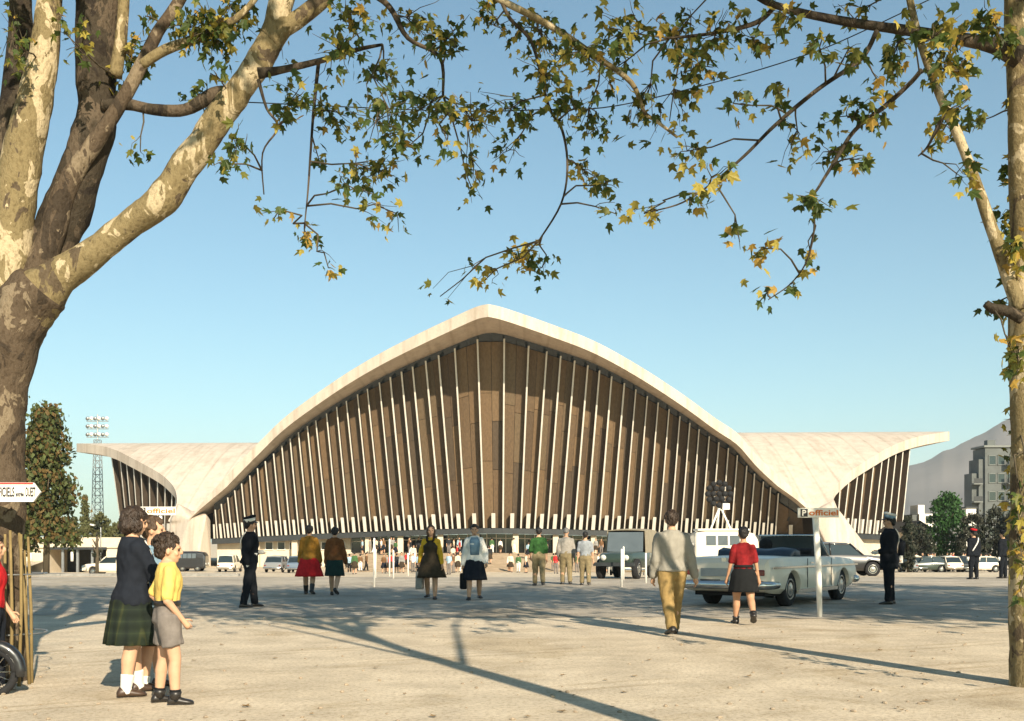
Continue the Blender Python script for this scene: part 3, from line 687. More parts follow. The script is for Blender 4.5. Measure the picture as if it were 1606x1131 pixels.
dataR = [(1010,335,20,14,7,.8),(980,50,60,40,28,.3),(960,110,30,40,15,.3),(1010,170,30,50,20,.3),(1060,60,50,50,28,.3),(1085,110,40,30,20,.5),(1050,190,40,30,13,.5),(1078,237,24,24,11,.7),(1080,312,20,14,7,.4),(1130,272,24,18,8,.7),(1150,162,18,18,7,.3),(1222,145,18,14,7,.2),(1240,228,28,38,10,.7),
 (1278,312,32,22,12,.1),(1302,240,24,18,10,.1),(1328,182,32,18,13,.1),(1342,250,18,14,6,.4),(1200,390,24,10,6,.9),(1270,392,16,18,6,.8),(1160,380,9,9,3,.6),(1245,445,8,8,3,.3),(1202,456,14,9,4,.8),(1330,78,14,18,7,.1),(1400,92,32,28,20,.3),(1380,132,13,13,5,.8),(1382,182,24,14,8,.2),(1462,60,50,40,28,.6),(1502,112,40,40,24,.8),(1472,217,28,22,11,.6),(1522,152,28,18,9,.4),(1532,192,14,14,5,.2),(1500,272,24,24,9,.2),
 (1562,42,42,35,32,.3),(1594,180,12,40,11,.5),(1600,300,8,70,18,.5),(1594,430,14,50,20,.6),(1556,483,16,12,9,.1),(1582,400,18,25,13,.7),(1596,560,9,40,16,.6),(1597,700,9,70,20,.6),(1599,820,8,60,14,.7),(1600,920,7,70,12,.7),(1590,350,12,40,16,.6),(1590,240,12,40,14,.5),(1180,60,40,40,14,.4),(1290,60,30,30,9,.3),(1120,60,40,40,18,.4),(1240,30,40,20,12,.4),(1340,30,40,20,10,.3)]
folR = clusters(tr_, oR, dataR, YR-.1, nodesR, 22, .118)
crown(folR, r, (4.2, 10.0, 9.0), (4.0, 4.0, 2.3), 6500, .22); crown(folR, r, (8.5, 12.0, 8.0), (3.5, 4.5, 2.8), 6500, .22); crown(folR, r, (2.2, 10.4, 8.6), (2.6, 2.5, 1.5), 1800, .22)
folR.build('foliage', tr_, oR)

# plane tree beside the camera, outside the frame: its trunk throws the long shadow across the sand
def plain_plane(x, y, h, rad, seed, label, crowns, lean=(0, 0)):
    t = thing('plane_tree', label, 'tree', (x, y, 0)); r = random.Random(seed); mb = MB()
    pts = [Vector((lean[0]*k/8+.05*r.gauss(0, 1), lean[1]*k/8+.05*r.gauss(0, 1), h*k/8)) for k in range(9)]
    mb.tube(pts, [rad*(1.25-.6*k/8) for k in range(9)], 14); mb.build('trunk', BARK_L, t, True)
    lm = MB(); fol = Foliage()
    for (c, e, n) in crowns:
        cs = crown(fol, r, c, e, n, .26)
        for q in cs[:10]:
            a = pts[r.randrange(4, 9)]+Vector((x, y, 0)); lm.tube([a, a.lerp(q, .5)+Vector((0, 0, .3)), q], [.05, .035, .012], 6)
    lm.v = [tuple(Vector(v)-t.location) for v in lm.v]; lm.build('limb', BARK_L, t, True); fol.build('foliage', t, t.location); return t
plain_plane(2.62, 3.7, 8.5, .125, 4, 'tall plane tree just outside the picture beside the viewer', [((3.2, 5.0, 10.2), (3.4, 2.6, 2.0), 700), ((0.5, 6.0, 9.4), (2.6, 2.4, 1.5), 300)], (-.3, .2))
plain_plane(10.5, 11.5, 7.5, .2, 6, 'stout plane tree past the right edge of the picture', [((13.5, 9.5, 7.5), (4.5, 4.5, 3.2), 8500), ((17, 14, 7.0), (4.5, 5, 3), 6000)])

# trees in the distance
def far_tree(name, label, px, py_top, pxw, Y, seed, mats, trunk_frac=.18, n=900, size=.5, group=None, conic=False):
    base = GY(px, Y); h = P(px, py_top, Y).z-base.z; wd = pxw/FPX*Y/2
    t = thing(name, label, 'tree', base, 0, group); r = random.Random(seed)
    mb = MB(); mb.tube([Vector((0, 0, -.1)), Vector((.05*wd, 0, h*.35)), Vector((0, .05*wd, h*.8))], [max(.12, h*.022), max(.1, h*.016), .05], 8)
    for k in range(6):
        a = r.uniform(0, 6.28); z = h*r.uniform(.25, .6); mb.tube([Vector((0, 0, z)), Vector((math.cos(a)*wd*.7, math.sin(a)*wd*.7, z+h*.18))], [h*.008, .03], 5)
    mb.build('trunk', M_TWIG, t, True)
    cb = MB(); cs = []
    for k in range(max(10, n//22)):
        zf = r.random(); z = h*(trunk_frac+(1-trunk_frac)*zf)
        prof = (1-zf)**.8 if conic is True else .92*(1-zf)**.42*(1+.35*math.sin(zf*19+seed)) if conic == 'ragged' else math.sin(math.pi*min(1, .12+zf*.86))**.55
        a = r.uniform(0, 6.28); q = math.sqrt(r.uniform(.15, 1))*.92
        cs.append((Vector((math.cos(a)*wd*prof*q, math.sin(a)*wd*prof*q, z)), r.randrange(len(mats))))
    for i in range(n):
        c, mi = r.choice(cs); g = wd*(.17 if conic == 'ragged' else .13)
        p = c+Vector((r.gauss(0, g), r.gauss(0, g), r.gauss(0, g*.8))); s = size*r.uniform(.6, 1.3)
        if r.random() < .2: mi = r.randrange(len(mats))
        E = Euler((r.uniform(0, 6), r.uniform(0, 6), r.uniform(0, 6))).to_matrix()
        q = [E @ (Vector(v)*s) for v in ((-.5, 0, 0), (-.1, -.35, .08), (.5, -.05, 0), (.15, .35, .08))]
        cb.add([p+v for v in q], [(0, 1, 2), (0, 2, 3)], mi)
    cb.build('crown', mats, t, fix=False); return t
def fl(name, c): return M(name, c, .7, .3, 1.5, trans=.25)
FD = [fl('far_leaf_dark', (.045, .058, .02)), fl('far_leaf_rust', (.13, .085, .028)), fl('far_leaf_green', (.075, .092, .026))]
FG = [fl('far_leaf_bright', (.035, .10, .022)), fl('far_leaf_mid', (.03, .075, .02))]
FO = [fl('far_leaf_olive', (.10, .105, .04)), fl('far_leaf_khaki', (.085, .085, .03))]
FB = [fl('far_leaf_black', (.02, .027, .016)), fl('far_leaf_grey', (.05, .052, .035))]
far_tree('tree', 'tall dark reddish-green tree rising behind the arrow sign', 72, 640, 95, 70, 1, FD, .2, 8000, .34, None, 'ragged')
far_tree('tree', 'dark leafy tree half hidden behind the big left trunk', 20, 700, 80, 74, 2, FD, .2, 4500, .32, None, 'ragged')
far_tree('tree', 'pointed olive conifer left of the floodlight mast', 133, 778, 26, 118, 3, FO, .05, 2600, .3, None, True)
for i, (px, pt, wd, Y, l) in enumerate([(112,815,40,112,'low olive tree between the dark tree and the conifer'),(160,806,40,120,'rounded olive tree behind the foot of the floodlight mast'),(182,822,36,125,'low olive tree touching the left wing of the hall'),(145,820,30,116,'small olive tree below the pointed conifer')]):
    far_tree('tree', l, px, pt, wd, Y, 10+i, FO, .05, 2000, .36, 'olive trees behind the low white building')
far_tree('tree', 'bright green round tree in front of the grey apartment block', 1484, 778, 62, 116, 20, FG, .12, 5000, .34)
for i, (px, pt, wd, Y, l) in enumerate([(1440,826,50,112,'low dark bush below the gabled house'),(1528,808,52,112,'dark grey-green bush right of the bright green tree'),(1560,798,50,112,'dark bush in front of the apartment block'),(1595,800,60,110,'dark bush behind the slender right trunk'),(1424,812,22,96,'thin dark shrub at the corner of the hall')]):
    far_tree('bush', l, px, pt, wd, Y, 30+i, FB, .05, 2200, .32, 'dark bushes below the apartment block')
# small bare sapling by the parked white car
far_tree('sapling', 'thin sparse sapling with few leaves behind the parked white car', 152, 818, 18, 62, 41, FB, .3, 130, .22)
# ------------------------------------------------------------------ people
SKIN = M('skin', (.50, .29, .18), .6, .08, 14, spec=.35); SKIN2 = M('skin_tanned', (.42, .23, .135), .6, .08, 14, spec=.35)
EYE = M('eye_dark', (.02, .015, .012), .25, .1, 5)
_cm = {}
def cloth(name, col, var=.2, scale=14, bump=.25):
    if name not in _cm: _cm[name] = M(name, col, .92, var, scale, bump, 220, spec=.12)
    return _cm[name]
def hairmat(name, col): 
    if name not in _cm: _cm[name] = M(name, col, .55, .45, 26, .6, 90, spec=.4, stretch=(1, 1, .35))
    return _cm[name]
def plaid():
    m = cloth('tartan_wool', (.018, .024, .016)); n = m.node_tree; b = n.nodes['Principled BSDF']
    tc = n.nodes.new('ShaderNodeTexCoord'); wv = n.nodes.new('ShaderNodeTexWave'); wv.wave_type = 'BANDS'; wv.bands_direction = 'X'; wv.inputs['Scale'].default_value = 3.2
    n.links.new(tc.outputs['Object'], wv.inputs[0]); wz = n.nodes.new('ShaderNodeTexWave'); wz.bands_direction = 'Z'; wz.inputs['Scale'].default_value = 3.2; n.links.new(tc.outputs['Object'], wz.inputs[0])
    c = ramp(n, wv.outputs['Fac'], [(.0, (.016, .022, .018)), (.93, (.020, .028, .018)), (.985, (.034, .04, .02))])
    c2 = ramp(n, wz.outputs['Fac'], [(.0, (.75, .75, .75)), (.93, (1, 1, 1)), (.985, (1.25, 1.25, 1.1))])
    n.links.new(mixc(n, 1.0, c, c2, 'MULTIPLY'), b.inputs['Base Color']); return m

def smooth_verts(me, amp, freq, seed=0):                               # cloth folds
    me.update(); co = [v.co.copy() for v in me.vertices]; nr = [v.normal.copy() for v in me.vertices]
    off = Vector((seed*3.1, seed*1.7, seed*.9))
    for v, c, q in zip(me.vertices, co, nr):
        d = noise.noise(Vector((c.x*freq, c.y*freq, c.z*freq*.55))+off)+.5*noise.noise(Vector((c.x*freq*2.3, c.y*freq*2.3, c.z*freq*1.2))+off)
        v.co = c+q*amp*d
    me.update()
def fuse(mb, voxel, sm=5, mat=None, amp=0, freq=9, seed=0):
    me = evalmesh(mb.mesh('m', fix=False), [('REMESH', dict(mode='VOXEL', voxel_size=voxel)), ('SMOOTH', dict(factor=.5, iterations=sm))])
    if amp: smooth_verts(me, amp, freq, seed)
    me.materials.clear(); me.materials.append(mat); me.polygons.foreach_set('use_smooth', [True]*len(me.polygons)); return me

def ik(a, target, l1, l2, pole):                                       # elbow or knee between a and target
    d = target-a; L = min(max(d.length, .05), (l1+l2)*.998); u = d.normalized(); t = a+u*L
    x = (l1*l1-l2*l2+L*L)/(2*L); h = math.sqrt(max(0, l1*l1-x*x)); p = (pole-u*pole.dot(u)).normalized()
    return a+u*x+p*h, t

def person(label, at, H, face, legs, hands, wear, hair=('short', 'dark_brown'), fem=False, head=(0, 0), lean=0, child=False, q=1.0, group=None, skin=None, build=1.0, join=False, twist=0):
    """legs: ((hip flex, knee flex, abduct) left, right); hands: targets (x, y, z) in body heights; wear: dict of garments."""
    skin = skin or SKIN; hs = H*(.150 if child else .133)/.20           # head scale: 1 = 0.20 m half-size unit
    hip_z = .505*H; thigh, shin = .245*H, .225*H; ank = .042*H
    cl, sl_ = math.cos(lean), math.sin(lean); ct, st_ = math.cos(twist), math.sin(twist)
    def up(p):                                                         # upper body: twist and lean about the hips
        x, y, z = p[0]*H, p[1]*H, p[2]*H-hip_z
        k = max(0, min(1, z/(.12*H))); a = lean*k; tw = twist*k
        x, y = x*math.cos(tw)-y*math.sin(tw), x*math.sin(tw)+y*math.cos(tw)
        return Vector((x, y*math.cos(a)+z*math.sin(a), hip_z-y*math.sin(a)*.5+z*math.cos(a)))
    hw = (.058 if fem else .054)*H; SW = (.088 if fem else .104)*H*(.93 if child else 1)
    J = {}
    for s, (hf, kf, ab) in zip((-1, 1), legs):
        h = Vector((s*hw, 0, hip_z)); d = Vector((math.sin(ab)*s, math.sin(hf)*math.cos(ab), -math.cos(hf)*math.cos(ab)))
        k = h+d*thigh; a2 = hf-kf; d2 = Vector((math.sin(ab)*s*.8, math.sin(a2), -math.cos(a2))).normalized(); an = k+d2*shin
        J[s] = [h, k, an]
    low = min(J[-1][2].z, J[1][2].z); dz = ank-low
    for s in (-1, 1): J[s] = [p+Vector((0, 0, dz)) for p in J[s]]
    up0 = up; up = lambda p: up0(p)+Vector((0, 0, dz))
    A = {}
    ua, fa = .172*H, .145*H
    for s, tg in zip((-1, 1), hands):
        sh = up((s*SW/H, -.004, .787)); t = up(tg) if len(tg) == 3 else Vector(tg[:3])*H
        e, wr_ = ik(sh, t, ua, fa, Vector((s*.45, -1, -.1))); A[s] = [sh, e, wr_]
    # torso rings
    if fem: TP = [(.455, .075, .052, 0), (.49, .098, .07, -.008), (.53, .099, .068, -.006), (.57, .086, .057, 0), (.61, .073, .052, .002), (.65, .076, .055, .004), (.70, .088, .068, .012), (.735, .092, .072, .014), (.77, .094, .058, .004), (.79, .092, .052, -.001), (.815, .068, .044, -.004), (.835, .044, .038, -.004), (.85, .032, .034, -.004)]
    else: TP = [(.455, .075, .056, 0), (.49, .094, .068, -.008), (.53, .094, .066, -.006), (.57, .086, .06, 0), (.61, .082, .058, .002), (.65, .087, .062, .002), (.70, .098, .069, .004), (.745, .106, .07, .003), (.78, .108, .064, 0), (.80, .098, .056, -.003), (.82, .074, .047, -.005), (.838, .050, .041, -.005), (.852, .037, .038, -.004)]
    def torso(mb, z0, z1, inf, n=20, flare=0):
        rg = []
        zs = [z0]+[t[0] for t in TP if z0+.008 < t[0] < z1-.008]+[z1]
        for z in zs:
            for a, b_ in zip(TP, TP[1:]):
                if a[0] <= z <= b_[0]:
                    f = (z-a[0])/(b_[0]-a[0]); rx, ry, yo = [a[i]+(b_[i]-a[i])*f for i in (1, 2, 3)]; break
            else: rx, ry, yo = (TP[0] if z < TP[0][0] else TP[-1])[1:]
            g = inf+flare*max(0, (.60-z))
            rx = (rx*build+g); ry = (ry*build+g)
            rg.append([up((rx*math.cos(2*math.pi*j/n)*(1-.12*abs(math.sin(2*math.pi*j/n))**6), yo+ry*math.sin(2*math.pi*j/n), z)) for j in range(n)])
        mb.loft(rg)
    hz_ = .933 if not child else .918
    yaw, pit = head; HM = Matrix.Translation(up((0, .004, hz_))) @ Euler((-lean*.7+pit, 0, yaw+twist)).to_matrix().to_4x4() @ Matrix.Scale(hs, 4)
    def hd(v): return HM @ Vector(v)
    HR = (HM.to_3x3().normalized())
    def hell(mb, c, r_, n=14, m=10): mb.ell(hd(c), tuple(x*hs for x in r_), n, m, HR)
    out = []                                                           # (name, mesh, depth parent)
    # body: one fused surface
    mb = MB(); torso(mb, .455, .848, 0)
    LR = (.062, .043, .040, .026) if not child else (.056, .040, .037, .025)
    if fem: LR = (.064, .042, .039, .024)
    for s in (-1, 1):
        h, k, an = J[s]; mb.cap(h+Vector((0, 0, .0)), k, LR[0]*H*build, LR[1]*H*.92, 12)
        mid = k.lerp(an, .32)+Vector((0, -.006*H, 0)); mb.cap(k, mid, LR[1]*H*.88, LR[2]*H, 12); mb.cap(mid, an, LR[2]*H*.98, LR[3]*H, 12)
        mb.cap(an, an+Vector((0, .05, -.03)).normalized()*.03*H, .022*H, .017*H, 10)
        sh, e, w_ = A[s]; ar = (.031, .026, .024, .0165) if not fem else (.027, .0225, .021, .0145)
        mb.cap(sh, e, ar[0]*H*build, ar[1]*H, 10); mb.cap(e, w_, ar[2]*H*1.02, ar[3]*H, 10)
        hdv = (w_-e).normalized(); mb.cap(w_, w_+hdv*.052*H, .016*H, .021*H, 8)
    mb.cap(up((0, -.006, .83)), hd((0, -.01, -.06)), .034*H, .030*H, 12)
    hell(mb, (0, -.008, .012), (.072, .092, .088)); hell(mb, (0, .028, -.055), (.052, .054, .052)); hell(mb, (0, .045, -.088), (.030, .03, .022)); hell(mb, (0, .095, -.022), (.011, .016, .024), 8, 6)
    for s in (-1, 1): hell(mb, (s*.073, -.002, -.018), (.009, .019, .03), 8, 6); hell(mb, (s*.036, .058, -.035), (.026, .022, .022), 8, 6)
    hell(mb, (0, .083, -.062), (.022, .010, .008), 8, 6); hell(mb, (0, .08, .014), (.05, .014, .009), 10, 6)
    vox = (.0095 if q >= 1.5 else .0125 if q >= 1 else .02)*H/1.7
    body = fuse(mb, vox, 4 if q >= 1 else 2, skin)
    # fingers: five separate bent chains rooted in each palm
    if q >= .9:
        fm = MB()
        for s in (-1, 1):
            sh, e, w_ = A[s]; d = (w_-e).normalized(); side = Vector((0, 1, 0)); side = (side-d*side.dot(d)).normalized()   # across the palm, towards the thumb
            inn = d.cross(side)*(1 if d.cross(side).x*s < 0 else -1); palm = w_+d*.05*H
            for k, (o, ln) in enumerate(((.016, .040), (.0055, .045), (-.005, .042), (-.015, .033))):
                p0 = palm+side*o*H; p1 = p0+(d*.95+inn*.25).normalized()*ln*.48*H; p2 = p1+(d*.75+inn*.6).normalized()*ln*.34*H; p3 = p2+(d*.4+inn*.8).normalized()*ln*.26*H
                fm.tube([p0-d*.008*H, p0, p1, p2, p3], [.0055*H, .0055*H, .0052*H, .0047*H, .0036*H], 6)
            t0 = w_+d*.018*H+side*.016*H; t1 = t0+(d*.6+side*.7+inn*.2).normalized()*.024*H; t2 = t1+(d*.9+side*.15+inn*.35).normalized()*.022*H
            fm.tube([t0-side*.01*H, t0, t1, t2], [.0075*H, .0068*H, .006*H, .0042*H], 6)
        bm = bmesh.new(); bm.from_mesh(body); m2 = fm.mesh('f', [skin], True); bm.from_mesh(m2); bm.to_mesh(body); bm.free(); bpy.data.meshes.remove(m2)
        body.polygons.foreach_set('use_smooth', [True]*len(body.polygons))
    out.append(('body', body))
    for s in (-1, 1): em = MB(); em.ell(hd((s*.03, .078, -.004)), (.0085*hs,)*3, 8, 6); out.append(('eye', em.mesh('e', [EYE], True)))
    # hair
    hst, hcol = hair
    hcols = {'dark_brown': (.030, .018, .011), 'black': (.012, .010, .009), 'brown': (.06, .034, .017), 'grey': (.16, .15, .14)}
    hm = MB(); H_ = hairmat('hair_'+hcol, hcols[hcol])
    hell(hm, (0, -.020, .026), (.081, .094, .088), 16, 12)
    if hst == 'short': hell(hm, (0, -.062, -.018), (.066, .045, .06)); hell(hm, (0, .03, .072), (.06, .055, .036))
    if hst == 'curly':
        rr = random.Random(3); hell(hm, (0, -.055, -.01), (.072, .055, .07))
        for k in range(46):
            a, t = rr.uniform(0, 6.28), rr.uniform(-.15, 1.45); c = Vector((math.cos(a)*math.cos(t)*.084, -.022+math.sin(a)*math.cos(t)*.098, .03+math.sin(t)*.085))
            if c.y > .045 and c.z < .06: continue
            hell(hm, c, (.024, .024, .022), 8, 6)
    if hst == 'bob': hell(hm, (0, -.05, -.035), (.090, .068, .085)); hell(hm, (0, -.01, .05), (.088, .10, .075)); hell(hm, (.06, .0, -.03), (.034, .055, .06)); hell(hm, (-.06, .0, -.03), (.034, .055, .06)); hell(hm, (0, .06, .06), (.06, .035, .03))
    if hst == 'long': hell(hm, (0, -.05, -.06), (.085, .06, .11)); hell(hm, (.066, -.01, -.05), (.026, .045, .09)); hell(hm, (-.066, -.01, -.05), (.026, .045, .09))
    hme = fuse(hm, .0105*hs if q >= 1 else .018*hs, 2, H_, .012*hs, 30)
    if q >= 1.3:                                                       # loose locks lying on the hair
        rr = random.Random(int(H*1000)); vs_ = list(hme.vertices); tm = MB(); cen = hd((0, -.01, .02))
        for k in range(170):
            v = rr.choice(vs_); c0 = v.co.copy(); nn = v.normal.copy(); dn = Vector((rr.gauss(0, .5), rr.gauss(-.2, .5), -1)); dn = (dn-nn*dn.dot(nn)).normalized()
            L = hs*rr.uniform(.025, .06); tm.tube([c0-dn*L*.5-nn*.003, c0+nn*.0035*rr.uniform(.3, 1.4), c0+dn*L*.5+nn*.002*rr.uniform(-1, 2)], [.0025*hs, .0075*hs, .001], 5)
        bm = bmesh.new(); bm.from_mesh(hme); m2 = tm.mesh('t', [H_], True); bm.from_mesh(m2); bm.to_mesh(hme); bm.free(); bpy.data.meshes.remove(m2); hme.polygons.foreach_set('use_smooth', [True]*len(hme.polygons))
    out.append(('hair', hme))
    # garments
    def sleeves(mb, end, inf, r0=.033, r1=.0285):
        for s in (-1, 1):
            sh, e, w_ = A[s]
            if end <= 1: mb.cap(sh, sh.lerp(e, end), r0*H*build+inf*H, r1*H*1.12+inf*H, 12)
            else:
                mb.cap(sh, e, r0*H*build+inf*H, r1*H*1.08+inf*H, 12); mb.cap(e, e.lerp(w_, end-1), r1*H*1.06+inf*H, r1*H*.82+inf*H, 12)
    v2 = (.0115 if q >= 1.5 else .015 if q >= 1 else .024)*H/1.7
    if 'trousers' in wear:
        c = wear['trousers']; mb = MB(); torso(mb, .455, .600, .008)
        for s in (-1, 1):
            h, k, an = J[s]; mb.cap(h, k, .068*H*build, .050*H, 14); mb.tube([k+(h-k)*.05, k.lerp(an, .5), an+(an-k).normalized()*.004*H], [.050*H, .044*H, .041*H], 14)
        out.append(('trousers', fuse(mb, v2, 4, c, .011, 13, H)))
    if 'shorts' in wear:
        c = wear['shorts']; mb = MB(); torso(mb, .455, .615, .012)
        for s in (-1, 1):
            h, k, an = J[s]; e = h.lerp(k, .66); mb.tube([h+Vector((0, 0, .03*H)), h, e], [.066*H, .070*H, .066*H], 16)
        out.append(('shorts', fuse(mb, v2, 3, c, .010, 12, 2)))
    if 'skirt' in wear:
        c, hem, fl_, pl_ = wear['skirt']; z0 = .595 if 'jacket' in wear or 'shirt' in wear else .615; n = 56; rg = []
        kc = (J[-1][1]+J[1][1])/2
        for i in range(11):
            t = i/10; z = z0+(hem-z0)*t
            if z > .5: a = [q_ for q_ in zip(TP, TP[1:]) if q_[0][0] <= z <= q_[1][0]][0]; f = (z-a[0][0])/(a[1][0]-a[0][0]); rx, ry = [a[0][k_]+(a[1][k_]-a[0][k_])*f for k_ in (1, 2)]
            else: rx, ry = .098, .072
            wi = .012*min(1, max(0, .60-z)/.08); rx = rx*build+.002+wi+fl_*max(0, (.57-z))*1.0; ry = ry*build+.002+wi*1.2+fl_*max(0, (.57-z))*1.05
            cz = dz/H+z; sw = max(0, (.52-z)/.25); cx, cy = kc.x/H*sw*.7, kc.y/H*sw*.7
            rg.append([Vector(((cx+rx*math.cos(2*math.pi*j/n)*(1+pl_*t*math.sin(13*2*math.pi*j/n+1))), (cy-.004+ry*math.sin(2*math.pi*j/n)*(1+pl_*t*math.sin(13*2*math.pi*j/n+1))), cz))*H for j in range(n)])
        mb = MB(); mb.loft(rg, cap=False); me = evalmesh(mb.mesh('s', [c], True), [('SOLIDIFY', dict(thickness=.007, offset=-1))]); smooth_verts(me, .004, 9); out.append(('skirt', me))
    if 'shirt' in wear:
        c, slv, z0 = wear['shirt']; mb = MB(); torso(mb, z0, .842, .010, flare=.05); sleeves(mb, slv, .006)
        out.append(('shirt', fuse(mb, v2, 4, c, .012, 13, H*3)))
    if 'jacket' in wear:
        c, z0 = wear['jacket']; mb = MB(); torso(mb, z0, .850, .020, flare=.10); sleeves(mb, 1.95, .012); out.append(('jacket', fuse(mb, v2, 4, c, .013, 11, H*2)))
    if 'blouse' in wear:                                               # seen in the open front of a jacket
        c = wear['blouse']; mb = MB(); rg = []
        for z in (.60, .66, .72, .78, .83):
            a = [q_ for q_ in zip(TP, TP[1:]) if q_[0][0] <= z <= q_[1][0]][0]; f = (z-a[0][0])/(a[1][0]-a[0][0]); rx, ry, yo = [a[0][k_]+(a[1][k_]-a[0][k_])*f for k_ in (1, 2, 3)]
            wd = .55-.0*(z-.6); rg.append([up(((rx+.022)*math.sin(t_*wd*1.15), yo+(ry+.026)*math.cos(t_*wd*1.15), z)) for t_ in (-1, -.6, -.2, .2, .6, 1)])
        mb.loft(rg, closed=False); me = evalmesh(mb.mesh('s', [c], True), [('SOLIDIFY', dict(thickness=.008, offset=0))]); out.append(('blouse', me))
    if 'pinafore' in wear:
        c, hem = wear['pinafore']; mb = MB(); n = 40; rg = []
        for z in [hem+(.80-hem)*i/14 for i in range(15)]:
            if z > .46: a = [q_ for q_ in zip(TP, TP[1:]) if q_[0][0] <= z <= q_[1][0]][0]; f = (z-a[0][0])/(a[1][0]-a[0][0]); rx, ry, yo = [a[0][k_]+(a[1][k_]-a[0][k_])*f for k_ in (1, 2, 3)]
            else: rx, ry, yo = .098, .074, 0
            k_ = .3*max(0, .62-z); w_ = 1 if z < .72 else 1-.55*(z-.72)/.08
            rx = (rx+.018)*w_+k_; ry = ry+.026+k_*.8
            rg.append([up((rx*math.cos(2*math.pi*j/n), yo+ry*math.sin(2*math.pi*j/n), z)) if z > .5 else Vector((rx*math.cos(2*math.pi*j/n), yo+ry*math.sin(2*math.pi*j/n), z+dz/H))*H for j in range(n)])
        mb.loft(rg, cap=True)
        for s in (-1, 1): mb.tube([up((s*.038, .075, .79)), up((s*.05, .04, .845)), up((s*.05, -.03, .85)), up((s*.038, -.06, .79))], .016*H, 8)
        me = mb.mesh('p', [c], True); smooth_verts(me, .006, 9); out.append(('pinafore', me))
    if 'belt' in wear:
        mb = MB(); torso(mb, .585, .612, .020); out.append(('belt', mb.mesh('b', [wear['belt']], True)))
    if 'tights' in wear or 'socks' in wear:
        c, f = wear.get('socks') or wear['tights']
        for s in (-1, 1):
            mb = MB()
            h, k, an = J[s]; t0 = an.lerp(k, f); r0 = .027*H+(.038-.027)*H*min(1, f/.6)
            mb.tube([t0, an.lerp(k, f*.5), an, an+Vector((0, .01*H, -.02*H))], [r0+.004*H, r0*.9+.003*H, .030*H, .031*H], 12)
            out.append(('sock', fuse(mb, v2*.8, 2, c)))
    # shoes
    c = wear['shoes']; boot = wear.get('boot', 0)
    for s in (-1, 1):
        mb = MB()
        h, k, an = J[s]; sd = (an-k).normalized(); pitch = math.atan2(-(sd.y), -sd.z)          # foot follows the shin when it is lifted
        lift = an.z-ank; pz = 0 if lift < .02*H else max(-1.0, -lift/(.12*H))*1.0
        Rm = Matrix.Translation(an) @ Euler((pz, 0, -s*.16)).to_matrix().to_4x4()
        L = .150*H; rg = []
        for t, wd, ht in ((-.30, .022, .030), (-.22, .029, .052), (-.05, .029, .056), (.15, .031, .045), (.38, .037, .033), (.55, .036, .026), (.66, .026, .020), (.71, .012, .012)):
            y = t*L; zb = -ank
            rg.append([Rm @ Vector((wd*H*math.cos(a)*(1 if math.sin(a) < 0 else .9), y, zb+.004*H+max(-.004, ht*H*(.5+.5*math.sin(a))) )) for a in [2*math.pi*j/12 for j in range(12)]])
        mb.loft(rg)
        if boot: mb.tube([an+Vector((0, -.003*H, -.01*H)), an.lerp(k, boot*.5), an.lerp(k, boot)], [.034*H, .033*H, .038*H], 12)
        out.append(('shoe', mb.mesh('sh', [c], True)))
    if 'gloves' in wear:
        gm = wear['gloves']
        for s in (-1, 1):
            mb = MB(); sh, e, w_ = A[s]; d = (w_-e).normalized(); mb.cap(w_-d*.012*H, w_+d*.055*H, .021*H, .026*H, 10)
            side = Vector((0, 1, 0)); side = (side-d*side.dot(d)).normalized()
            for o in (.018, .006, -.006, -.018): mb.cap(w_+d*.055*H+side*o*H, w_+d*.092*H+side*o*1.1*H, .0078*H, .0065*H, 6)
            mb.cap(w_+d*.02*H+side*.016*H, w_+d*.055*H+side*.036*H, .009*H, .007*H, 6)
            out.append(('glove', mb.mesh('g', [gm], True)))
    if 'cap' in wear:
        band, crownm, vis = wear['cap']; mb = MB(); n = 22
        def ring(r_, z, y=0): return [hd((r_*math.cos(2*math.pi*j/n), -.012+y+r_*1.12*math.sin(2*math.pi*j/n), z+.02*math.sin(2*math.pi*j/n))) for j in range(n)]
        mb.loft([ring(.083, .045), ring(.086, .10)]); out.append(('cap_band', mb.mesh('c', [band], True)))
        mb = MB(); mb.loft([ring(.086, .099), ring(.098, .122), ring(.094, .138), ring(.05, .144)]); out.append(('cap_crown', mb.mesh('c', [crownm], True)))
        mb = MB(); vs = [hd((.085*math.sin(a), -.012+.093*math.cos(a), .052)) for a in [(-1.1+2.2*j/9) for j in range(10)]]; vo = [hd((.092*math.sin(a), .012+.135*math.cos(a)*.95, .028)) for a in [(-1.1+2.2*j/9) for j in range(10)]]
        mb.loft([vs, vo, [p-HR @ Vector((0, 0, .006*hs)) for p in vo], [p-HR @ Vector((0, 0, .006*hs)) for p in vs]], closed=False); out.append(('cap_visor', mb.mesh('c', [vis])))
    if 'strap' in wear:
        c = wear['strap']; mb = MB(); pts = []
        for t in [i/10 for i in range(11)]:
            z = .845-.27*t; x = .06-.15*t; a = [q_ for q_ in zip(TP, TP[1:]) if q_[0][0] <= z <= q_[1][0]][0]; pts.append(up((x*wear.get('strapside', 1), -(a[0][2]+.034)*math.sqrt(max(.1, 1-(x/.125)**2)), z)))
        mb.tube(pts, .013*H, 6, flat=.5); out.append(('strap', mb.mesh('st', [c], True)))
    if join: return out
    root = thing('person', label, 'person', at, face, group)
    for nm, me in out: me.name = nm; link(nm, me, root)
    root['hand_l'] = tuple(A[-1][2]); root['hand_r'] = tuple(A[1][2]); del root['hand_l'], root['hand_r']
    person.last = {'L': A[-1], 'R': A[1], 'J': J, 'dz': dz}
    return root
def locw(root, p): return Matrix.Translation(root.location) @ Euler(root.rotation_euler).to_matrix().to_4x4() @ Vector(p)

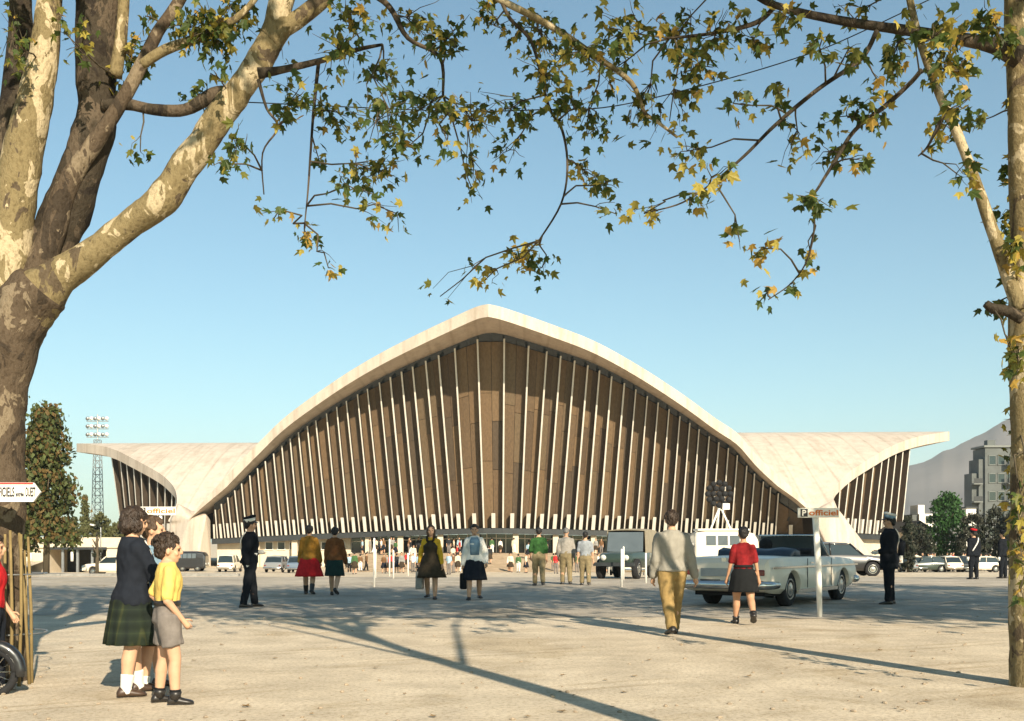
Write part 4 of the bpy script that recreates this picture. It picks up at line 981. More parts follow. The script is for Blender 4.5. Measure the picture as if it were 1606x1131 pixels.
navy = cloth('navy_wool', (.014, .017, .024)); blackc = cloth('black_cloth', (.012, .013, .014)); yel = cloth('yellow_cotton', (.66, .47, .13), .12); greyc = cloth('grey_flannel', (.165, .145, .13))
whitec = cloth('white_cotton', (.72, .69, .62), .08); lea = M('black_leather', (.02, .017, .015), .4, .3, 12, spec=.5); brl = M('brown_leather', (.055, .032, .02), .45, .3, 12, spec=.5)
must = cloth('mustard_wool', (.26, .13, .022), .35, 8); redc = cloth('red_cloth', (.44, .018, .022)); brwn = cloth('brown_wool', (.15, .06, .022), .4, 8); dgreen = cloth('dark_green_cloth', (.012, .032, .03))
dbrown = cloth('dark_brown_cloth', (.045, .034, .022), .3); ylw = cloth('bright_yellow_knit', (.62, .36, .03)); bluec = cloth('pale_blue_knit', (.18, .27, .34)); greenc = cloth('green_shirt_cloth', (.03, .085, .025), .4)
khaki = cloth('khaki_drill', (.27, .185, .075)); khaki2 = cloth('olive_drab', (.20, .16, .09)); swe = cloth('grey_knit', (.26, .245, .21), .1); gsh = cloth('grey_shirt_cloth', (.27, .25, .22)); bgs = cloth('blue_grey_shirt', (.24, .26, .28))
redblk = cloth('red_and_black_knit', (.16, .012, .014), .75, 5); police = cloth('police_black', (.010, .012, .016)); 
UP = R(0)
STAND = ((.02, .04, .03), (-.02, .03, .03)); 
def hang(x=.15, y=.02, z=.455, y2=None): return ((-x, y, z), (x, y if y2 is None else y2, z))

p_girl = person('person in navy jacket and dark tartan skirt with white socks, seen from behind', tuple(G(206, 1090)), 1.575, R(-52), ((.16, .05, .05), (-.10, .04, .05)), ((-.10, .16, .50), (.09, .18, .52)),
    {'skirt': (plaid(), .275, .15, .05), 'jacket': (navy, .485), 'blouse': whitec, 'socks': (whitec, .36), 'shoes': brl}, ('bob', 'dark_brown'), True, (R(-6), R(-4)), .03, q=1.5, build=1.05)
p_boy = person('boy in yellow shirt and grey shorts with a hand in his pocket', tuple(G(262, 1104)), 1.345, R(-66), ((-.05, .06, .05), (.16, .16, .05)), ((-.14, .03, .53), (.088, .075, .505)),
    {'shorts': greyc, 'shirt': (yel, .85, .60), 'belt': lea, 'socks': (blackc, .22), 'shoes': lea, 'boot': .16}, ('curly', 'dark_brown'), False, (R(-12), R(0)), .02, True, 1.5, build=.98)
person('person in pale blouse and dark brown skirt half hidden between girl and boy', tuple(G(240, 1080)), 1.50, R(-80), ((.08, .05, .04), (-.06, .04, .04)), hang(.13, .04), {'skirt': (dbrown, .26, .2, .03), 'shirt': (bluec, 1.9, .53), 'socks': (whitec, .2), 'shoes': brl}, ('curly', 'brown'), True, (R(-5), 0), 0, q=1)
p_red = person('child in red shirt and navy trousers beside the moped at the left edge', tuple(P(-13, 850, 9.35).xy)+(0,), 1.36, R(-75), ((.10, .1, .04), (-.05, .05, .04)), ((-.14, .08, .5), (.135, .02, .475)), {'trousers': navy, 'shirt': (redc, .7, .53), 'shoes': gsh}, ('short', 'dark_brown'), False, (0, 0), .0, True, 1.5)
p_pol = person('policeman in black uniform with white capband and gloves, legs apart, watching the square', tuple(G(392, 953)), 1.77, R(-62), ((.20, .06, .10), (-.20, .04, .12)), ((-.06, .10, .62), (.10, -.05, .50)),
    {'trousers': police, 'jacket': (police, .50), 'shoes': lea, 'gloves': whitec, 'cap': (whitec, police, lea), 'strap': whitec, 'belt': whitec}, ('short', 'black'), False, (R(0), 0), .0, build=1.06, q=1)
person('person in mustard cardigan and bright red skirt walking away', tuple(G(485, 933)), 1.72, R(2), ((.28, .1, .01), (-.22, .35, .01)), ((-.145, .06, .47), (.15, .05, .46)), {'skirt': (redc, .27, .30, .04), 'jacket': (must, .50), 'tights': (lea, .45), 'shoes': lea}, ('short', 'black'), True, (0, 0), .03, q=1)
person('person in brown cardigan and dark green skirt walking beside the red skirt', tuple(G(525, 934)), 1.66, R(-4), ((.24, .1, .01), (-.24, .5, .01)), ((-.14, .04, .47), (.15, .07, .47)), {'skirt': (dgreen, .29, .12, .02), 'jacket': (brwn, .52), 'shoes': lea}, ('short', 'black'), True, (0, 0), .03, q=1)
p_pin = person('person in dark brown pinafore over a bright yellow jumper walking this way', tuple(G(676, 940)), 1.68, R(176), ((.26, .08, .02), (-.2, .25, .02)), ((-.16, .06, .47), (.15, .02, .50)), {'shirt': (ylw, 1.9, .56), 'pinafore': (dbrown, .30), 'shoes': lea}, ('long', 'brown'), True, (R(8), 0), .0, q=1); h_pin = dict(person.last)
p_wht = person('person in white cardigan and blue jumper with navy skirt carrying a dark bag', tuple(G(744, 941)), 1.70, R(186), ((-.2, .2, .04), (.26, .08, .05)), ((-.15, .05, .50), (.15, .0, .47)), {'skirt': (navy, .27, .2, .02), 'shirt': (bluec, .3, .56), 'jacket': (whitec, .50), 'blouse': bluec, 'shoes': lea}, ('short', 'black'), True, (R(-6), 0), .0, q=1); h_wht = dict(person.last)
person('person in green shirt and khaki trousers walking toward the hall', tuple(G(845, 919)), 1.72, R(2), ((.2, .1, .02), (-.2, .2, .02)), ((-.135, .10, .50), (.14, .02, .47)), {'trousers': khaki2, 'shirt': (greenc, 1.3, .545), 'shoes': lea}, ('short', 'black'), False, (0, 0), .05, q=.9)
person('person in grey shirt and olive trousers bending the head forward', tuple(G(888, 917)), 1.72, R(0), ((.2, .1, .02), (-.16, .15, .02)), ((-.14, .06, .49), (.15, .02, .47)), {'trousers': khaki2, 'shirt': (gsh, 1.9, .54), 'shoes': lea}, ('short', 'grey'), False, (0, R(-30)), .12, q=.9, build=1.08)
person('person in blue-grey short-sleeved shirt walking right of the grey shirt', tuple(G(918, 918)), 1.60, R(-3), ((.15, .08, .02), (-.15, .15, .02)), ((-.15, .03, .46), (.15, .03, .46)), {'trousers': khaki2, 'shirt': (bgs, .85, .54), 'shoes': lea}, ('short', 'black'), False, (0, 0), .04, q=.9)
person('man in grey pullover and khaki trousers striding away across the sand', tuple(G(1054, 996)), 1.745, R(6), ((-.26, .30, -.01), (.30, .10, -.005)), ((-.135, .07, .48), (.19, .0, .47)), {'trousers': khaki, 'jacket': (swe, .52), 'shoes': lea}, ('short', 'dark_brown'), False, (R(-10), 0), .04, q=1.3, build=1.03)
person('person in red and black top with short black skirt walking toward the convertible', tuple(G(1166, 979)), 1.53, R(-3), ((.2, .08, .02), (-.26, .5, .02)), ((-.16, .05, .47), (.16, .02, .46)), {'skirt': (blackc, .335, .16, .03), 'shirt': (redblk, .8, .565), 'belt': blackc, 'shoes': lea, 'boot': .16}, ('short', 'black'), True, (0, 0), .02, q=1.2, skin=SKIN2, build=1.08)
person('policeman in dark coat with white shoulder strap standing right of the convertible', tuple(G(1394, 948)), 1.84, R(72), ((.03, .04, .04), (-.05, .03, .04)), ((-.07, .10, .59), (.05, -.13, .55)), {'trousers': police, 'jacket': (police, .40), 'shoes': lea, 'gloves': whitec, 'cap': (bluec, whitec, lea), 'strap': whitec, 'strapside': -1}, ('short', 'black'), False, (R(4), 0), -.02, build=1.14, q=1)
person('far policeman in black with white gloves beyond the shade, right of the parked cars', tuple(G(1527, 908)), 1.72, R(20), STAND, hang(.14, .0, .47), {'trousers': police, 'jacket': (police, .46), 'shoes': lea, 'gloves': whitec, 'cap': (police, redc, lea), 'strap': whitec}, ('short', 'black'), q=.9, build=1.08)
person('far policeman in dark uniform close to the slender right trunk', tuple(G(1573, 906)), 1.70, R(35), STAND, hang(.14, .0, .47), {'trousers': police, 'jacket': (police, .46), 'shoes': lea, 'gloves': whitec, 'cap': (police, police, lea)}, ('short', 'black'), q=.9, build=1.05)

# bags carried in the hands
def bag(name, label, cat, root, w_, sz, mat, dy=0):
    p = locw(root, w_); t = thing(name, label, cat, (p.x, p.y, 0), root.rotation_euler.z); mb = MB(); z = p.z-.12-sz[2]/2-.08
    c = [Vector((-sz[0]/2, -sz[1]/2, z-sz[2]/2)), Vector((sz[0]/2, -sz[1]/2, z-sz[2]/2)), Vector((sz[0]/2, sz[1]/2, z-sz[2]/2)), Vector((-sz[0]/2, sz[1]/2, z-sz[2]/2))]
    mb.hexa(c, [v+Vector((0, -v.y*.35, sz[2])) for v in c]); me = evalmesh(mb.mesh('bag_body', [mat]), [('BEVEL', dict(width=.03, segments=3))]); link('bag_body', me, t)
    hm = MB(); hm.tube([Vector((0, -sz[1]*.3, z+sz[2]/2-.01)), Vector((0, -sz[1]*.25, p.z-.1)), Vector((0, 0, p.z-.075)), Vector((0, sz[1]*.25, p.z-.1)), Vector((0, sz[1]*.3, z+sz[2]/2-.01))], .008, 6); hm.build('handle', lea, t, True); return t
bag('handbag', 'dark boxy bag in the hand of the person in white cardigan', 'bag', p_wht, h_wht['R'][2], (.14, .34, .36), blackc)
bag('shopping_bag', 'grey shopping bag carried by the person in brown pinafore', 'bag', p_pin, h_pin['R'][2], (.16, .34, .40), gsh)

# crowd before the entrance: simple figures sharing meshes, each its own object and shirt colour
SHC = objcolor('crowd_top_colour')
def proto(fem, walk, bottom):
    wear = {'shirt': (SHC, 1.9 if walk else .9, .50), 'shoes': lea}
    if fem: wear['skirt'] = (bottom, .28, .2, .02)
    else: wear['trousers'] = bottom
    parts = person('x', (0, 0, 0), 1.70, 0, ((.22, .1, .02), (-.2, .2, .02)) if walk else STAND, hang(.14, .04 if walk else .0), wear, ('short', 'black'), fem, q=.5, join=True)
    mats = []; bm = bmesh.new()
    for nm, me in parts:
        k0 = len(bm.faces); bm.from_mesh(me); bm.faces.ensure_lookup_table(); mt = me.materials[0]
        if mt not in mats: mats.append(mt)
        for f in bm.faces[k0:]: f.material_index = mats.index(mt)
        bpy.data.meshes.remove(me)
    me = bpy.data.meshes.new('crowd_person'); bm.to_mesh(me); bm.free()
    for mt in mats: me.materials.append(mt)
    me = evalmesh(me, [('DECIMATE', dict(ratio=.22))]); me.polygons.foreach_set('use_smooth', [True]*len(me.polygons)); return me
PROT = [proto(False, True, blackc), proto(False, False, greyc), proto(True, True, dbrown), proto(False, True, whitec), proto(True, False, navy)]
TOPS = [('white', (.72, .7, .64)), ('dark', (.02, .022, .025)), ('pale blue', (.3, .42, .5)), ('brown', (.14, .075, .035)), ('red', (.42, .03, .03)), ('green', (.05, .11, .04)), ('grey', (.24, .23, .21)), ('cream', (.6, .52, .38))]
BOTT = ['black trousers', 'grey trousers', 'a brown skirt', 'white trousers', 'a navy skirt']
cr = random.Random(8); CP = []
def spot(px, py): CP.append((px, py))
for px, py in [(872,900),(556,902),(602,899),(622,897),(630,898),(648,893),(704,903),(711,897),(718,895),(801,893),(813,896),(825,898),(938,896),(951,895),(660,900),(613,900),(548,893),(580,886),(769,879),(789,878),(565,890),(905,895)]: spot(px, py)
CP = [(px, 97-(py-893)*1.3+(10 if py < 890 else 0)) for px, py in CP]
for i in range(30): CP.append((cr.uniform(560, 985), cr.uniform(112, 122)))
for i in range(20): CP.append((cr.uniform(570, 960), cr.uniform(96, 111)))
def ramp_z(X, Y):
    if -17 < X < 24.5 and Y > 100: return -1.52+1.57*min(1, (Y-100)/15.5)
    return zg(Y)
CP.sort()
for i, (px, Yq) in enumerate(CP):
    k = cr.randrange(5); tn, tc_ = cr.choice(TOPS); o = link('person', PROT[k]); p = GY(px, Yq); p.z = ramp_z(p.x, p.y); o.location = p; s = cr.uniform(.93, 1.05); o.scale = (s, s, s)
    o.rotation_euler = (0, 0, cr.choice([0, 0, .3, -.3, 3.1, 2.8, 1.5, -1.5])+cr.uniform(-.3, .3)); o.color = tc_+(1,)
    tag(o, 'small person in %s top and %s, %s from left before the entrance' % (tn, BOTT[k], ordinal(i)), 'person', 'crowd before the hall entrance')
CQ = sorted([(cr.uniform(1425, 1582), cr.uniform(103, 108)) for i in range(16)]+[(1437, 104), (1460, 103), (1466, 105), (1491, 103), (1548, 104), (1553, 105)])
for i, (px, Yq) in enumerate(CQ):
    k = cr.randrange(5); tn, tc_ = TOPS[cr.choice([0, 0, 0, 2, 7, 1, 4])]; o = link('person', PROT[k]); p = GY(px, Yq); o.location = p; s = cr.uniform(1.0, 1.08); o.scale = (s, s, s); o.rotation_euler = (0, 0, cr.uniform(0, 6.28)); o.color = tc_+(1,)
    tag(o, 'small person in %s top and %s, %s from left behind parked cars' % (tn, BOTT[k], ordinal(i)), 'person', 'onlookers behind the parked cars at the right')
# ------------------------------------------------------------------ vehicles
def paint(name, col, coat=.6, rough=.35): return M(name, col, rough, .06, 2, coat=coat, spec=.5)
P_white = paint('white_car_paint', (.74, .66, .53), .3); P_black = paint('black_car_paint', (.014, .015, .017)); P_grey = paint('grey_car_paint', (.20, .21, .215)); P_cream = paint('cream_car_paint', (.58, .50, .36)); P_green = paint('dark_green_car_paint', (.025, .04, .03)); P_blue = paint('blue_grey_car_paint', (.12, .16, .21)); P_red = paint('red_car_paint', (.28, .03, .025)); P_brown = paint('brown_car_paint', (.16, .10, .06))
LAMP = M('lamp_glass', (.55, .55, .5), .12, .1, 4, spec=.8); TAIL = M('tail_lamp_red', (.18, .025, .02), .2, .1, 4, spec=.7); HUB = M('hub_cap', (.5, .49, .46), .25, .08, 5, metal=.9); CANV = M('tan_canvas', (.27, .235, .17), .95, .15, 6, .3); CANV2 = M('white_canvas', (.62, .58, .50), .9, .1, 4); BLUEV = M('dark_blue_vinyl', (.025, .04, .06), .45, .15, 8, spec=.4)
def wheel(parent, x, y, r=.34, w=.2, mat=None, white=False):
    s = 1 if y > 0 else -1; mb = MB(); n = 24; rg = []
    for yo, rr_ in ((-w/2, r*.62), (-w/2, r*.90), (-w*.38, r), (w*.38, r), (w/2, r*.90), (w/2, r*.62)):
        rg.append([Vector((x+rr_*math.cos(2*math.pi*j/n), y+yo, r+rr_*math.sin(2*math.pi*j/n))) for j in range(n)])
    mb.loft(rg); t = link('wheel', mb.mesh('wheel', [m_black], True), parent)
    mb = MB(); rg = []
    for yo, rr_ in ((w*.50, r*.63), (w*.54, r*.58), (w*.46, r*.5), (w*.56, r*.22), (w*.60, r*.06)):
        rg.append([Vector((x+rr_*math.cos(2*math.pi*j/n), y+s*yo, r+rr_*math.sin(2*math.pi*j/n))) for j in range(n)])
    mb.loft(rg); link('rim', mb.mesh('rim', [HUB], True), t); return t
def carbody(stations, mat, parent, arches=(), ar=.38, W=1.8, bevel=.03):
    """stations: x, zbottom, zbelt, ztop, half width, tuck of the top"""
    rg = []
    for x, zb, zs_, zt, hw, tk in stations:
        half = [(0, zb), (hw*.86, zb), (hw*.97, zb+.10), (hw, zb+(zs_-zb)*.55), (hw*.985, zs_), (hw*(1-tk), zt-.01), (hw*.5, zt+.012), (0, zt+.018)]
        rg.append([Vector((x, y, z)) for y, z in half]+[Vector((x, -y, z)) for y, z in half[::-1][1:-1]])
    mb = MB(); mb.loft(rg); me = mb.mesh('body', [mat], False)
    mods = []; cut = None
    if arches:
        cb = MB()
        for ax in arches:
            for s in (-1, 1):
                n = 20; cb.prism([Vector((ax+ar*math.cos(2*math.pi*j/n), 0, .33+ar*math.sin(2*math.pi*j/n))) for j in range(n)], Vector((0, s*W*.25, 0)), Vector((0, s*W*.7, 0)))
        cut = link('cut', cb.mesh('cut', [mat])); mods.append(('BOOLEAN', dict(operation='DIFFERENCE', object=cut, solver='EXACT')))
    mods = [('SUBSURF', dict(levels=1, render_levels=1))] + mods if False else mods
    mods.append(('BEVEL', dict(width=bevel, segments=2, limit_method='ANGLE', angle_limit=R(28)))); 
    me = evalmesh(me, mods)
    if cut: m_ = cut.data; bpy.data.objects.remove(cut); bpy.data.meshes.remove(m_)
    me.polygons.foreach_set('use_smooth', [True]*len(me.polygons)); me = evalmesh(me, [('EDGE_SPLIT', dict(split_angle=R(32)))])
    me.materials.clear(); me.materials.append(mat)
    return link('body', me, parent)

# the white convertible seen from its rear corner
A_ = R(54); hd_ = Vector((math.cos(A_), math.sin(A_), 0)); lf_ = Vector((-math.sin(A_), math.cos(A_), 0))
Rc = Vector((.2376*20.8, 20.8, 0)); org = Rc+lf_*.97
cv = thing('convertible_car', 'large white open-top convertible parked in the shade with its rear toward the viewer', 'car', org, A_)
carbody([(.02, .40, .72, .86, .90, .05), (.10, .34, .74, .97, .955, .05), (.5, .28, .76, 1.0, .975, .07), (1.2, .24, .78, 1.01, .985, .09), (1.9, .24, .78, 1.0, .985, .10), (3.4, .24, .78, .99, .985, .10), (4.2, .25, .77, .97, .975, .10), (4.9, .28, .74, .93, .955, .08), (5.16, .36, .70, .86, .93, .06), (5.2, .42, .68, .80, .90, .05)], P_white, cv, (1.22, 4.22), .40, 1.95, .035)
for x in (1.22, 4.22):
    for y in (-.80, .80): wheel(cv, x, y, .35, .21)
mb = MB(); mb.box((2.62, 0, 1.005), (1.75, 1.46, .05)); mb.build('cockpit', m_black, cv)
for x, l in ((2.25, 'rear'), (3.0, 'front')):
    mb = MB(); mb.box((x, 0, 1.05), (.22, 1.40, .22), Euler((0, R(-14), 0)).to_matrix()); me = evalmesh(mb.mesh('seat', [m_black]), [('BEVEL', dict(width=.06, segments=3))]); link('seat', me, cv)
mb = MB(); mb.ell((3.02, .38, 1.24), (.10, .16, .15)); mb.build('headrest', m_black, cv, True)
mb = MB(); rg = []
for x, z, w_ in ((1.42, 1.0, .78), (1.5, 1.11, .80), (1.75, 1.17, .80), (2.02, 1.12, .79), (2.1, 1.02, .77)): rg.append([Vector((x, y, z+.02*math.sin(y*9))) for y in [w_*(-1+2*k/12) for k in range(13)]])
rg2 = [r_+[v-Vector((0, 0, .12)) for v in r_[::-1]] for r_ in rg]; mb.loft(rg2); mb.build('folded_top', BLUEV, cv, True)
mb = MB(); mb.hexa([Vector((3.78, -.74, .99)), Vector((3.78, .74, .99)), Vector((3.80, .74, .99)), Vector((3.80, -.74, .99))], [Vector((3.40, -.66, 1.42)), Vector((3.40, .66, 1.42)), Vector((3.42, .66, 1.42)), Vector((3.42, -.66, 1.42))])
ws = mb.build('windscreen', m_glass2, cv); mb = MB()
mb.tube([(3.8, -.77, .97), (3.41, -.69, 1.44), (3.41, .69, 1.44), (3.8, .77, .97)], .026, 8); link('windscreen_frame', mb.mesh('f', [m_chrome], True), ws)
for s in (-1, 1):
    mb = MB(); mb.box((2.6, s*.992, .795), (4.9, .016, .035)); mb.build('side_trim', m_chrome, cv)
    mb = MB(); mb.box((2.6, s*.972, .30), (2.3, .03, .07)); mb.build('sill_trim', m_chrome, cv)
    for x in (1.95, 3.35): mb = MB(); mb.box((x, s*.9865, .66), (.012, .012, .60)); mb.build('door_seam', m_dark, cv)
    mb = MB(); mb.box((2.15, s*1.0, .87), (.16, .03, .03)); mb.build('door_handle', m_chrome, cv)
    mb = MB(); mb.box((.035, s*.70, .70), (.06, .34, .13)); me = evalmesh(mb.mesh('t', [TAIL]), [('BEVEL', dict(width=.03, segments=2))]); link('tail_light', me, cv)
    for y in (.62, .82): mb = MB(); mb.tube([(5.19, s*y, .62), (5.235, s*y, .62)], [.095, .085], 14); mb.build('headlight', LAMP, cv, True)
mb = MB(); mb.tube([(.35, -.99, .46), (.06, -.96, .46), (-.08, -.82, .46), (-.10, 0, .46), (-.08, .82, .46), (.06, .96, .46), (.35, .99, .46)], [.07, .085, .09, .09, .09, .085, .07], 10); mb.build('rear_bumper', m_chrome, cv, True)
mb = MB(); mb.tube([(4.9, -.97, .46), (5.18, -.92, .46), (5.30, -.7, .46), (5.32, 0, .46), (5.30, .7, .46), (5.18, .92, .46), (4.9, .97, .46)], .08, 10); mb.build('front_bumper', m_chrome, cv, True)
mb = MB(); mb.box((.015, 0, .70), (.04, .95, .16)); mb.build('rear_panel', m_steel, cv)
mb = MB(); mb.box((-.115, .22, .50), (.02, .42, .13)); mb.build('licence_plate', m_dark, cv)
mb = MB(); mb.box((5.2, 0, .62), (.04, 1.1, .17)); mb.build('grille', m_dark, cv)
mb = MB(); mb.box((2.6, 0, .30), (4.6, 1.5, .14)); mb.build('underbody', m_black, cv)
mb = MB(); mb.box((.06, .0, .93), (.03, .10, .12)); mb.build('boot_lock', m_chrome, cv)

# ordinary saloon
def saloon(name, label, loc, rz, p, L=4.2, W=1.65, Hh=1.42, group=None, wagon=False):
    t = thing(name, label, 'car', loc, rz, group); k = L/4.2; q = W/2
    carbody([(0, .36, .60, .74, q*.90, .06), (.12*k, .28, .64, .86, q*.97, .06), (.9*k, .24, .68, .90, q, .08), (2.2*k, .24, .69, .91, q, .08), (3.1*k, .24, .68, .89, q, .10), (3.9*k, .27, .64, .82, q*.97, .10), (4.14*k, .32, .60, .74, q*.92, .08), (4.2*k, .40, .58, .66, q*.86, .06)], p, t, (.85*k, 3.35*k), .36, W, .04)
    for x in (.85*k, 3.35*k):
        for y in (-q+.12, q-.12): wheel(t, x, y, .31, .17)
    xb, xf, xr0, xr1 = (.35 if not wagon else .12)*k, 3.0*k, (.85 if not wagon else .3)*k, 2.45*k
    mb = MB(); lo = [Vector((xb, -q*.88, .88)), Vector((xf, -q*.88, .88)), Vector((xf, q*.88, .88)), Vector((xb, q*.88, .88))]; hi = [Vector((xr0, -q*.76, Hh-.06)), Vector((xr1, -q*.76, Hh-.06)), Vector((xr1, q*.76, Hh-.06)), Vector((xr0, q*.76, Hh-.06))]
    mb.hexa(lo, hi); gl = mb.build('windows', m_glass, t)
    for (a, b_) in zip(lo, hi): mb = MB(); c = Vector((0, 0, 0)); mb.tube([a*1.0+Vector((0, math.copysign(.012, a.y), 0)), b_+Vector((0, math.copysign(.012, a.y), .02))], .036, 6); mb.build('pillar', p, t, True)
    for s in (-1, 1):
        mb = MB(); mb.tube([lo[0].lerp(lo[1], .50)*1+Vector((0, 0 if s < 0 else 2*q*.88, 0))+Vector((0, s*.012, 0)), hi[0].lerp(hi[1], .5)+Vector((0, 0 if s < 0 else 2*q*.76, 0))+Vector((0, s*.012, .02))], .03, 6); mb.build('pillar', p, t, True)
    rg = []
    for x, z, f in ((xr0-.05, Hh-.05, .74), (xr0+.05, Hh-.01, .77), ((xr0+xr1)/2, Hh+.02, .78), (xr1-.05, Hh-.01, .77), (xr1+.06, Hh-.06, .74)): rg.append([Vector((x, y*q*f, z-.05*abs(y)**3)) for y in [-1+2*j/8 for j in range(9)]]+[Vector((x, y*q*f, z-.05-.05*abs(y)**3)) for y in [1-2*j/8 for j in range(9)]])
    mb = MB(); mb.loft(rg); mb.build('car_roof', p, t, True)
    for s in (-1, 1):
        mb = MB(); mb.tube([(4.16*k, s*q*.70, .62), (4.235*k, s*q*.70, .62)], [.10, .09], 12); mb.build('headlight', LAMP, t, True)
        mb = MB(); mb.box((-.005, s*q*.76, .62), (.04, .16, .10)); mb.build('tail_light', TAIL, t)
    for x, nm in ((-.05, 'rear_bumper'), (4.25*k, 'front_bumper')):
        mb = MB(); dd = .12 if x < 1 else -.12; mb.tube([(x+dd, -q*.95, .40), (x, -q*.8, .40), (x, q*.8, .40), (x+dd, q*.95, .40)], .055, 8); mb.build(nm, m_chrome, t, True)
    mb = MB(); mb.box((4.19*k, 0, .56), (.05, q*.95, .14)); mb.build('grille', m_dark, t)
    return t
def at_(px, py): return G(px, py)
m_white2 = m_white
saloon('parked_car', 'white saloon parked beyond the kerb, left of the big girl in navy', GY(224, 80), R(176), P_white, 4.3)
saloon('parked_car', 'dark car nose showing just past the front of the white convertible', GY(1232, 46), R(-3), P_black, 4.3)
saloon('parked_car', 'grey car parked by the ticket wall, left of the mustard cardigan', GY(427, 92), R(88), P_grey, 4.0)
saloon('parked_car', 'dark blue-grey car parked just left of the mustard cardigan', GY(464, 90), R(93), P_blue, 4.0)
saloon('parked_car', 'small white car parked behind the row of thin posts', GY(972, 58), R(-82), P_white, 3.9)
par = [(1428, 'grey car partly behind the policeman with the white strap', P_grey, 3.6), (1443, 'cream car second in the row by the dark bushes', P_cream, 3.9), (1486, 'dark green car third in the row under the bright green tree', P_green, 3.9), (1499, 'white car fourth in the row under the bright green tree', P_white, 3.9), (1519, 'dark car almost hidden behind the far policeman', P_black, 3.9), (1572, 'pale car parked between the two far policemen', P_white, 4.1)]
for i, (px, l, p, L) in enumerate(par):
    saloon('parked_car', l, GY(px, 97+.6*(i % 3)), R([94, 87, 178, 92, 86, 175][i]), p, L, 1.6, 1.45, 'cars parked in a row at the right')
saloon('parked_car', 'light car parked low behind the left policeman', GY(353, 99), R(90), P_white, 3.6, 1.62, 1.6, None, True)

# box vans: dark minibus, white broadcast van
def boxvan(name, label, loc, rz, p, L, W, Hh, roofmat=None, nwin=4):
    t = thing(name, label, 'van', loc, rz); q = W/2
    rg = []
    for x, zb, zt, w_ in ((0, .45, Hh-.18, .92), (.08, .32, Hh-.07, .97), (.5, .28, Hh-.02, 1), (L-.8, .28, Hh-.02, 1), (L-.22, .30, Hh-.12, .97), (L-.02, .40, Hh-.42, .90)):
        half = [(0, zb), (q*w_*.9, zb), (q*w_, zb+.12), (q*w_, zt-.55), (q*w_*.94, zt-.12), (q*w_*.78, zt), (0, zt+.03)]
        rg.append([Vector((x, y, z)) for y, z in half]+[Vector((x, -y, z)) for y, z in half[::-1][1:-1]])
    mb = MB(); mb.loft(rg); me = evalmesh(mb.mesh('body', [p]), [('BEVEL', dict(width=.05, segments=2, limit_method='ANGLE', angle_limit=R(30)))]); link('body', me, t)
    for x in (.85, L-.75):
        for y in (-q+.12, q-.10): wheel(t, x, y, .32, .18)
    for s in (-1, 1):
        for k in range(nwin):
            x = .45+(L-1.3)*(k+.5)/nwin; wd = (L-1.3)/nwin*.84
            mb = MB(); mb.hexa([Vector((x-wd/2, s*q*1.002, Hh-.66)), Vector((x+wd/2, s*q*1.002, Hh-.66)), Vector((x+wd/2, s*q*1.012, Hh-.66)), Vector((x-wd/2, s*q*1.012, Hh-.66))], [Vector((x-wd/2, s*q*.955, Hh-.22)), Vector((x+wd/2, s*q*.955, Hh-.22)), Vector((x+wd/2, s*q*.965, Hh-.22)), Vector((x-wd/2, s*q*.965, Hh-.22))]); mb.build('side_window', m_glass2, t)
        mb = MB(); mb.tube([(L-.05, s*q*.62, .72), (L+.02, s*q*.62, .72)], [.11, .10], 12); mb.build('headlight', LAMP, t, True)
        mb = MB(); mb.hexa([Vector((L-.05, s*.04, Hh-.80)), Vector((L-.05, s*q*.82, Hh-.80)), Vector((L-.02, s*q*.82, Hh-.80)), Vector((L-.02, s*.04, Hh-.80))], [Vector((L-.19, s*.04, Hh-.26)), Vector((L-.19, s*q*.78, Hh-.26)), Vector((L-.16, s*q*.78, Hh-.26)), Vector((L-.16, s*.04, Hh-.26))]); mb.build('windscreen', m_glass2, t)
    mb = MB(); mb.hexa([Vector((-.015, -q*.7, Hh-.75)), Vector((-.015, q*.7, Hh-.75)), Vector((.02, q*.7, Hh-.75)), Vector((.02, -q*.7, Hh-.75))], [Vector((.02, -q*.66, Hh-.3)), Vector((.02, q*.66, Hh-.3)), Vector((.06, q*.66, Hh-.3)), Vector((.06, -q*.66, Hh-.3))]); mb.build('rear_window', m_glass2, t)
    for x in (-.06, L+.04): mb = MB(); mb.box((x, 0, .45), (.08, W*.96, .14)); mb.build('bumper', m_chrome, t)
    if roofmat: mb = MB(); mb.box((L*.45, 0, Hh+.05), (L*.8, W*.84, .08)); mb.build('roof_rack', roofmat, t)
    return t
boxvan('minibus', 'black minibus with a row of side windows parked before the left pier', GY(275, 103), R(3), P_black, 3.0, 1.7, 1.92, None, 4)
bv = boxvan('broadcast_van', 'white broadcast van with dark windows and a lamp cluster on its roof', GY(1086, 50), R(-2), P_white, 2.9, 1.9, 2.05, m_white, 3)
